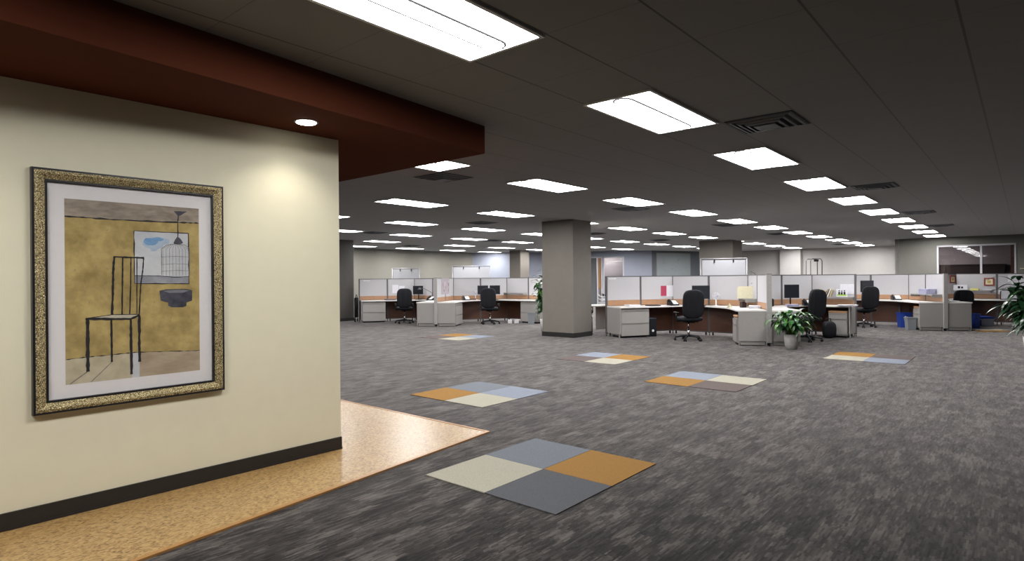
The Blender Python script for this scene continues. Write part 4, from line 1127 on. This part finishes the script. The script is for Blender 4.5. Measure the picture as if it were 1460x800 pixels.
# --- far left desk
place(MONS, (-3.30, 21.15, DT), math.radians(-4), 'dark monitor behind the chair of the far left desk', 'monitor', 'black monitors')
place(PHK, (-2.75, 20.35, DT), math.radians(-35), 'black desk phone at the right end of the far left desk', 'phone', 'desk phones')
place(paper_stack(.36, .26, .04, mat('plum_papers', (.16, .12, .14), .7), 17), (-4.25, 20.95, DT), .35, 'dark trays of papers on the far left desk', 'papers')
on_panel(L_, 4, PL * .60, FO, .98, solo('pinned_sheet', boxes([(-.22, .0, -.003, 0, 0, .30), (.02, .22, -.004, 0, .04, .26)], M_PAPER)), 'white sheets pinned beside the chair at the far left desk', 'papers')
def lamp_arm():
    b = MB(); b.lathe([(.08, 0), (.08, .02)], seg=16); bs_ = b.mesh('base', M_TRIMG)
    b = MB(); b.tube([(0, 0, .02), (.02, 0, .24), (-.22, 0, .38), (-.40, 0, .42)], .010, seg=6); ar = b.mesh('arm', M_TRIMG)
    b = MB(); b.lathe([(.02, .06), (.07, .0)], seg=14, M=Matrix.Translation((-.42, 0, .36))); hd = b.mesh('lamp_shade', M_TRIMG)
    return ('desk_lamp', [('base', bs_), ('arm', ar), ('lamp_shade', hd)])
place(lamp_arm(), (-2.80, 20.95, DT), 0, 'grey swing-arm desk lamp right of the far left monitor', 'lamp')
# --- two-monitor desk
place(MONS, (-.99, 20.40, DT), math.radians(6), 'left one of the two monitors beside the square column', 'monitor', 'black monitors')
place(MONS, (-.58, 20.30, DT), math.radians(-14), 'right one of the two monitors beside the square column', 'monitor', 'black monitors')
place(PHK, (-1.55, 20.2, DT), math.radians(20), 'black desk phone left of the two monitors', 'phone', 'desk phones')
place(solo('desk_tray', boxes([(-.12, .12, -.07, .07, 0, .05)], M_WOODD)), (-1.36, 20.55, DT), .2, 'brown tray between the phone and the two monitors', 'tray')
place(fan_kit(), (-1.26, 20.75, DT), .1, 'small pale desk fan left of the two monitors', 'fan')
b = MB(); b.box(-.42, .42, -.004, 0, 0, .52, mat('poster_grey', (.40, .36, .40), .8))
random.seed(4)
for k in range(14):
    x = random.uniform(-.34, .36); z = random.uniform(.05, .4); b.box(x, x + random.uniform(.02, .1), -.006, -.004, z, z + random.uniform(.04, .14), mat('poster_tone_%d' % (k % 3), [(.25, .2, .22), (.42, .3, .3), (.55, .5, .52)][k % 3], .8))
on_panel(L2_, 0, .98, FO, .98, solo('poster', b.mesh('poster')), 'greyish collage poster pinned on the wing left of the two-monitor desk', 'poster')
on_panel(L2_, 4, .48, FO, .96, wallshelf(.9, .2), 'grey shelf on the two-monitor desk partition', 'shelf')
for x, nm in ((-.08, 'left'), (.14, 'right')):
    place(solo('power_outlet_box', boxes([(-.07, .07, -.05, .05, 0, .12)], M_WHITE, r=.008)), (x, 19.75, .0), 0, '%s white power box on the floor below the two-monitor desk' % nm, 'power box', 'white power boxes')
bin_at(.60, 19.25, 0, bin_kit(M_GREYP, .11, .11, .36), 'grey waste bin beside the square column')

# --- mobile whiteboards
def board_kit(w, top, h=.9):
    b = MB(); b.box(-w / 2, w / 2, -.012, .012, top - .04 - h, top - .05); bd_ = b.mesh('board', M_BOARD)
    b = MB()
    for s in (-1, 1): b.tube([(s * (w / 2 + .04), 0, .08), (s * (w / 2 + .04), 0, top)], .016, seg=8)
    b.tube([(-w / 2 - .04, 0, top - .01), (w / 2 + .04, 0, top - .01)], .018, seg=8)
    fr = b.mesh('frame', M_STEEL)
    clips = [('clip', boxes([(x - .015, x + .015, -.035, -.012, top - .12, top - .03)], M_BLACKP)) for x in (-w * .22, w * .22)]
    feet = []
    for s in (-1, 1):
        b = MB(); b.tube([(s * (w / 2 + .04), -.28, .07), (s * (w / 2 + .04), .28, .07)], .018, seg=8); cs = []
        for q in (-1, 1):
            c = MB(); c.lathe([(.03, -.01), (.03, .01)], seg=12, M=Matrix.Translation((s * (w / 2 + .04), q * .26, .03)) @ Matrix.Rotation(PI / 2, 4, 'Y')); cs.append(('caster', c.mesh('caster', M_BLACKP)))
        feet.append(('foot', b.mesh('foot', M_STEEL), cs))
    return ('mobile_whiteboard', [('board', bd_), ('frame', fr)] + clips + feet)
GW = 'mobile whiteboards behind the partitions'
place(board_kit(1.16, 1.97), (5.80, 16.5, 0), math.radians(-3), 'white rolling board rising behind the middle desk, before the broad column', 'whiteboard', GW)
place(board_kit(1.32, 1.95), (-1.50, 22.3, 0), 0, 'wider rolling whiteboard above the two-monitor desk', 'whiteboard', GW)
place(board_kit(.96, 1.90), (-4.05, 23.0, 0), 0, 'small rolling whiteboard behind the far left desk', 'whiteboard', GW)
def rack_kit(w=.34, d=.30, top=1.95):
    b = MB()
    for s in (-1, 1):
        for q in (-1, 1): b.tube([(s * w / 2, q * d / 2, .06), (s * w / 2, q * d / 2, top - .06), (s * (w / 2 - .04), q * d / 2, top)], .014, seg=8)
    for q in (-1, 1): b.tube([(-w / 2 + .04, q * d / 2, top), (w / 2 - .04, q * d / 2, top)], .014, seg=8)
    for s in (-1, 1): b.tube([(s * w / 2, -d / 2, .3), (s * w / 2, d / 2, .3)], .012, seg=8)
    return ('metal_rack', [('frame', b.mesh('frame', M_TRIMG)), ('shelf', boxes([(-w / 2, w / 2, -d / 2, d / 2, .3, .32)], M_PANELD)), ('clip', boxes([(-.06, .06, -d / 2 - .01, -d / 2 + .02, top - .08, top - .02)], M_BLACKP))])
place(rack_kit(.32, .26), (8.55, 17.05, 0), 0, 'narrow arched metal rack rising behind the leafy plant desk', 'rack')
# swing arm beside the board
b = MB(); b.tube([(0, 0, 0), (0, 0, 1.62)], .012, seg=8); b.tube([(0, 0, 1.62), (.10, -.02, 1.55), (.16, -.03, 1.46)], .010, seg=8)
place(('floor_stand', [('pole', b.mesh('pole', M_TRIMG)), ('foot', one('lathe', [(.16, 0), (.16, .012), (.02, .03)], m=M_TRIMG))]), (6.62, 16.7, 0), 0, 'thin dark stand with bent arm right of the rolling board', 'stand')

# --- table end behind the square column, with trays
def round_table_kit():
    pts = []
    for k in range(13): a = PI + PI * k / 12; pts.append((.35 * math.cos(a), .35 * math.sin(a)))
    pts += [(.35, 1.5), (-.35, 1.5)]
    b = MB(); b.prism(pts, .722, .752); top = b.mesh('tabletop', M_TOP)
    b = MB(); b.tube([(0, -.18, .02), (0, -.18, .72)], .022, seg=12); b.lathe([(.04, 0), (.04, .02), (.025, .05)], seg=12, M=Matrix.Translation((0, -.18, 0))); b.tube([(0, -.18, .55), (0, -.18, .72)], .04, seg=12)
    lg = b.mesh('leg', M_CHROME)
    return ('peninsula_table', [('tabletop', top), ('leg', lg, None, 'chrome leg'), ('modesty_panel', boxes([(-.03, -.01, .0, 1.5, .10, .722)], M_PANEL)), ('end_panel', boxes([(-.3, .3, 1.46, 1.49, .05, .722)], M_PANEL))])
place(round_table_kit(), (2.20, 15.75, 0), math.radians(-50), 'rounded peninsula table end right behind the square column', 'table')
def tray_kit():
    parts = []
    for k in range(3):
        parts.append(('tray', boxes([(-.13, .13, -.16, .16, .10 * k, .10 * k + .012), (-.13, -.12, -.16, .16, .1 * k, .1 * k + .05), (.12, .13, -.16, .16, .1 * k, .1 * k + .05)], M_WHITE)))
    parts.append(('papers', boxes([(-.11, .11, -.14, .14, .012, .05), (-.11, .11, -.14, .14, .112, .14)], M_PAPER)))
    parts.append(('stapler', boxes([(-.03, .0, -.08, .08, .212, .28), (.03, .06, -.08, .06, .212, .26)], M_BLACKP)))
    return ('letter_trays', parts)
place(tray_kit(), (2.48, 16.35, DT), 0, 'white stacked letter trays behind the left end of the middle desk', 'letter trays')
# dark trolley left of the far left desk
b = MB(); b.tube([(0, -.12, .08), (0, -.02, .9), (0, .05, .95)], .014, seg=8); b.tube([(.0, .25, .08), (0, .18, .9), (0, .05, .95)], .014, seg=8)
tro = b.mesh('frame', M_BLACKP)
place(('hand_trolley', [('frame', tro), ('bag', boxes([(-.05, .05, -.05, .18, .15, .85)], M_BLACK, r=.03)), ('wheel', one('lathe', [(.06, -.015), (.06, .015)], m=M_BLACKP, seg=16, M=Matrix.Translation((0, -.1, .06)) @ Matrix.Rotation(PI / 2, 4, 'Y'))),
       ('wheel', one('lathe', [(.06, -.015), (.06, .015)], m=M_BLACKP, seg=16, M=Matrix.Translation((0, .22, .06)) @ Matrix.Rotation(PI / 2, 4, 'Y')))]), (-5.45, 21.0, 0), 0, 'black hand trolley beside the left end of the far left desk', 'trolley')

# ------------------------------------------------------------------ plants
def leaf(b, base, az, el, L, wd, droop, m, fold=.12, n=8, roll=0.0):
    """curved lance-shaped leaf"""
    p = Vector(base); e = el; rows_ = []
    for i in range(n + 1):
        t = i / n
        d = Vector((math.cos(az) * math.cos(e), math.sin(az) * math.cos(e), math.sin(e)))
        side = Vector((-math.sin(az), math.cos(az), 0)); up = side.cross(d) * -1
        side = side * math.cos(roll) + up * math.sin(roll)
        w_ = wd * (math.sin(PI * min(t ** .75, 1)) ** .9) * .5 + .0008
        rows_.append((p - side * w_ + up * fold * w_, p.copy(), p + side * w_ + up * fold * w_))
        p = p + d * (L / n); e -= droop / n
    vs = [q for r_ in rows_ for q in r_]; fs = []
    for i in range(n):
        for k in (0, 1): fs.append((i * 3 + k, i * 3 + k + 1, (i + 1) * 3 + k + 1, (i + 1) * 3 + k))
    b.faces(vs, fs, m, True)
def pot_kit(r, h, m=M_POT):
    b = MB(); b.lathe([(r * .78, 0), (r * .95, h * .6), (r, h), (r * .93, h), (r * .88, h - .04), (r * .6, h - .05)], seg=28)
    s = MB(); s.lathe([(r * .88, h - .05), (r * .86, h - .035)], seg=24)
    return b.mesh('pot', m), s.mesh('soil', M_SOIL)
def bushy(x, y, label, seed, n=150, ph=.30, pr=.135):
    random.seed(seed); f = MB(); s = MB()
    for k in range(n):
        az = random.uniform(0, 2 * PI); el = random.uniform(.85, 1.5); L0 = random.uniform(.12, .44)
        r0 = random.uniform(0, .07); p0 = Vector((r0 * math.cos(az), r0 * math.sin(az), ph - .04))
        d = Vector((math.cos(az) * math.cos(el), math.sin(az) * math.cos(el), math.sin(el)))
        p1 = p0 + d * L0
        s.tube([p0, p0 + d * L0 * .5 + Vector((0, 0, .02)), p1], .004, seg=5)
        leaf(f, p1, az + random.uniform(-.5, .5), el - random.uniform(.1, .5), random.uniform(.24, .36), random.uniform(.07, .10), random.uniform(1.7, 3.0), random.choice([M_LEAF, M_LEAF, M_LEAFY, M_LEAFD, M_LEAFY]))
    pot, soil = pot_kit(pr, ph)
    place(('potted_plant', [('pot', pot, [('soil', soil)]), ('foliage', f.mesh('foliage')), ('stems', s.mesh('stems', M_STEM))]), (x, y, 0), 0, label, 'plant')
bushy(5.56, 12.02, 'low bushy green plant in a white pot between two desks', 3)
def tall_plant(x, y, label, seed, height, nst, spread, Lf, wf, ph, pr, m_list, nleaf=14, lean=None):
    random.seed(seed); f = MB(); s = MB()
    for k in range(nst):
        az = random.uniform(0, 2 * PI); hh = height * random.uniform(.55, 1.0); sp = spread * random.uniform(.4, 1)
        pts = [Vector((.03 * math.cos(az), .03 * math.sin(az), ph - .04)) + Vector((math.cos(az) * sp * t * t, math.sin(az) * sp * t * t, (hh - ph) * t)) for t in [i / 8 for i in range(9)]]
        s.tube(pts, .010, r2=.004, seg=6)
        for q in range(nleaf):
            t = .25 + .75 * (q + random.random()) / nleaf; i = min(int(t * 8), 7); p = pts[i].lerp(pts[i + 1], t * 8 - i)
            leaf(f, p, az + random.uniform(-2.2, 2.2), random.uniform(-.1, .9), Lf * random.uniform(.7, 1.15), wf * random.uniform(.7, 1.1), random.uniform(1.0, 2.0), random.choice(m_list))
    pot, soil = pot_kit(pr, ph)
    return place(('potted_plant', [('pot', pot, [('soil', soil)]), ('foliage', f.mesh('foliage')), ('stems', s.mesh('stems', M_STEM))]), (x, y, 0), 0, label, 'plant')
tall_plant(.93, 16.55, 'tall arching plant in a white pot behind the left side of the square column', 8, 1.80, 13, .34, .32, .10, .34, .17, [M_LEAF, M_LEAFY, M_LEAFD, M_LEAF], 20)
tall_plant(9.22, 10.55, 'large dark leafy plant at the right edge of the photo', 12, 1.42, 16, .46, .42, .11, .36, .22, [M_LEAFD, M_LEAF, M_LEAFD, M_LEAFD], 16)
tall_plant(-3.15, 23.2, 'green plant whose leaf tips show above the far left partition', 15, 1.45, 8, .30, .26, .06, .32, .15, [M_LEAF, M_LEAFY, M_LEAF], 10)
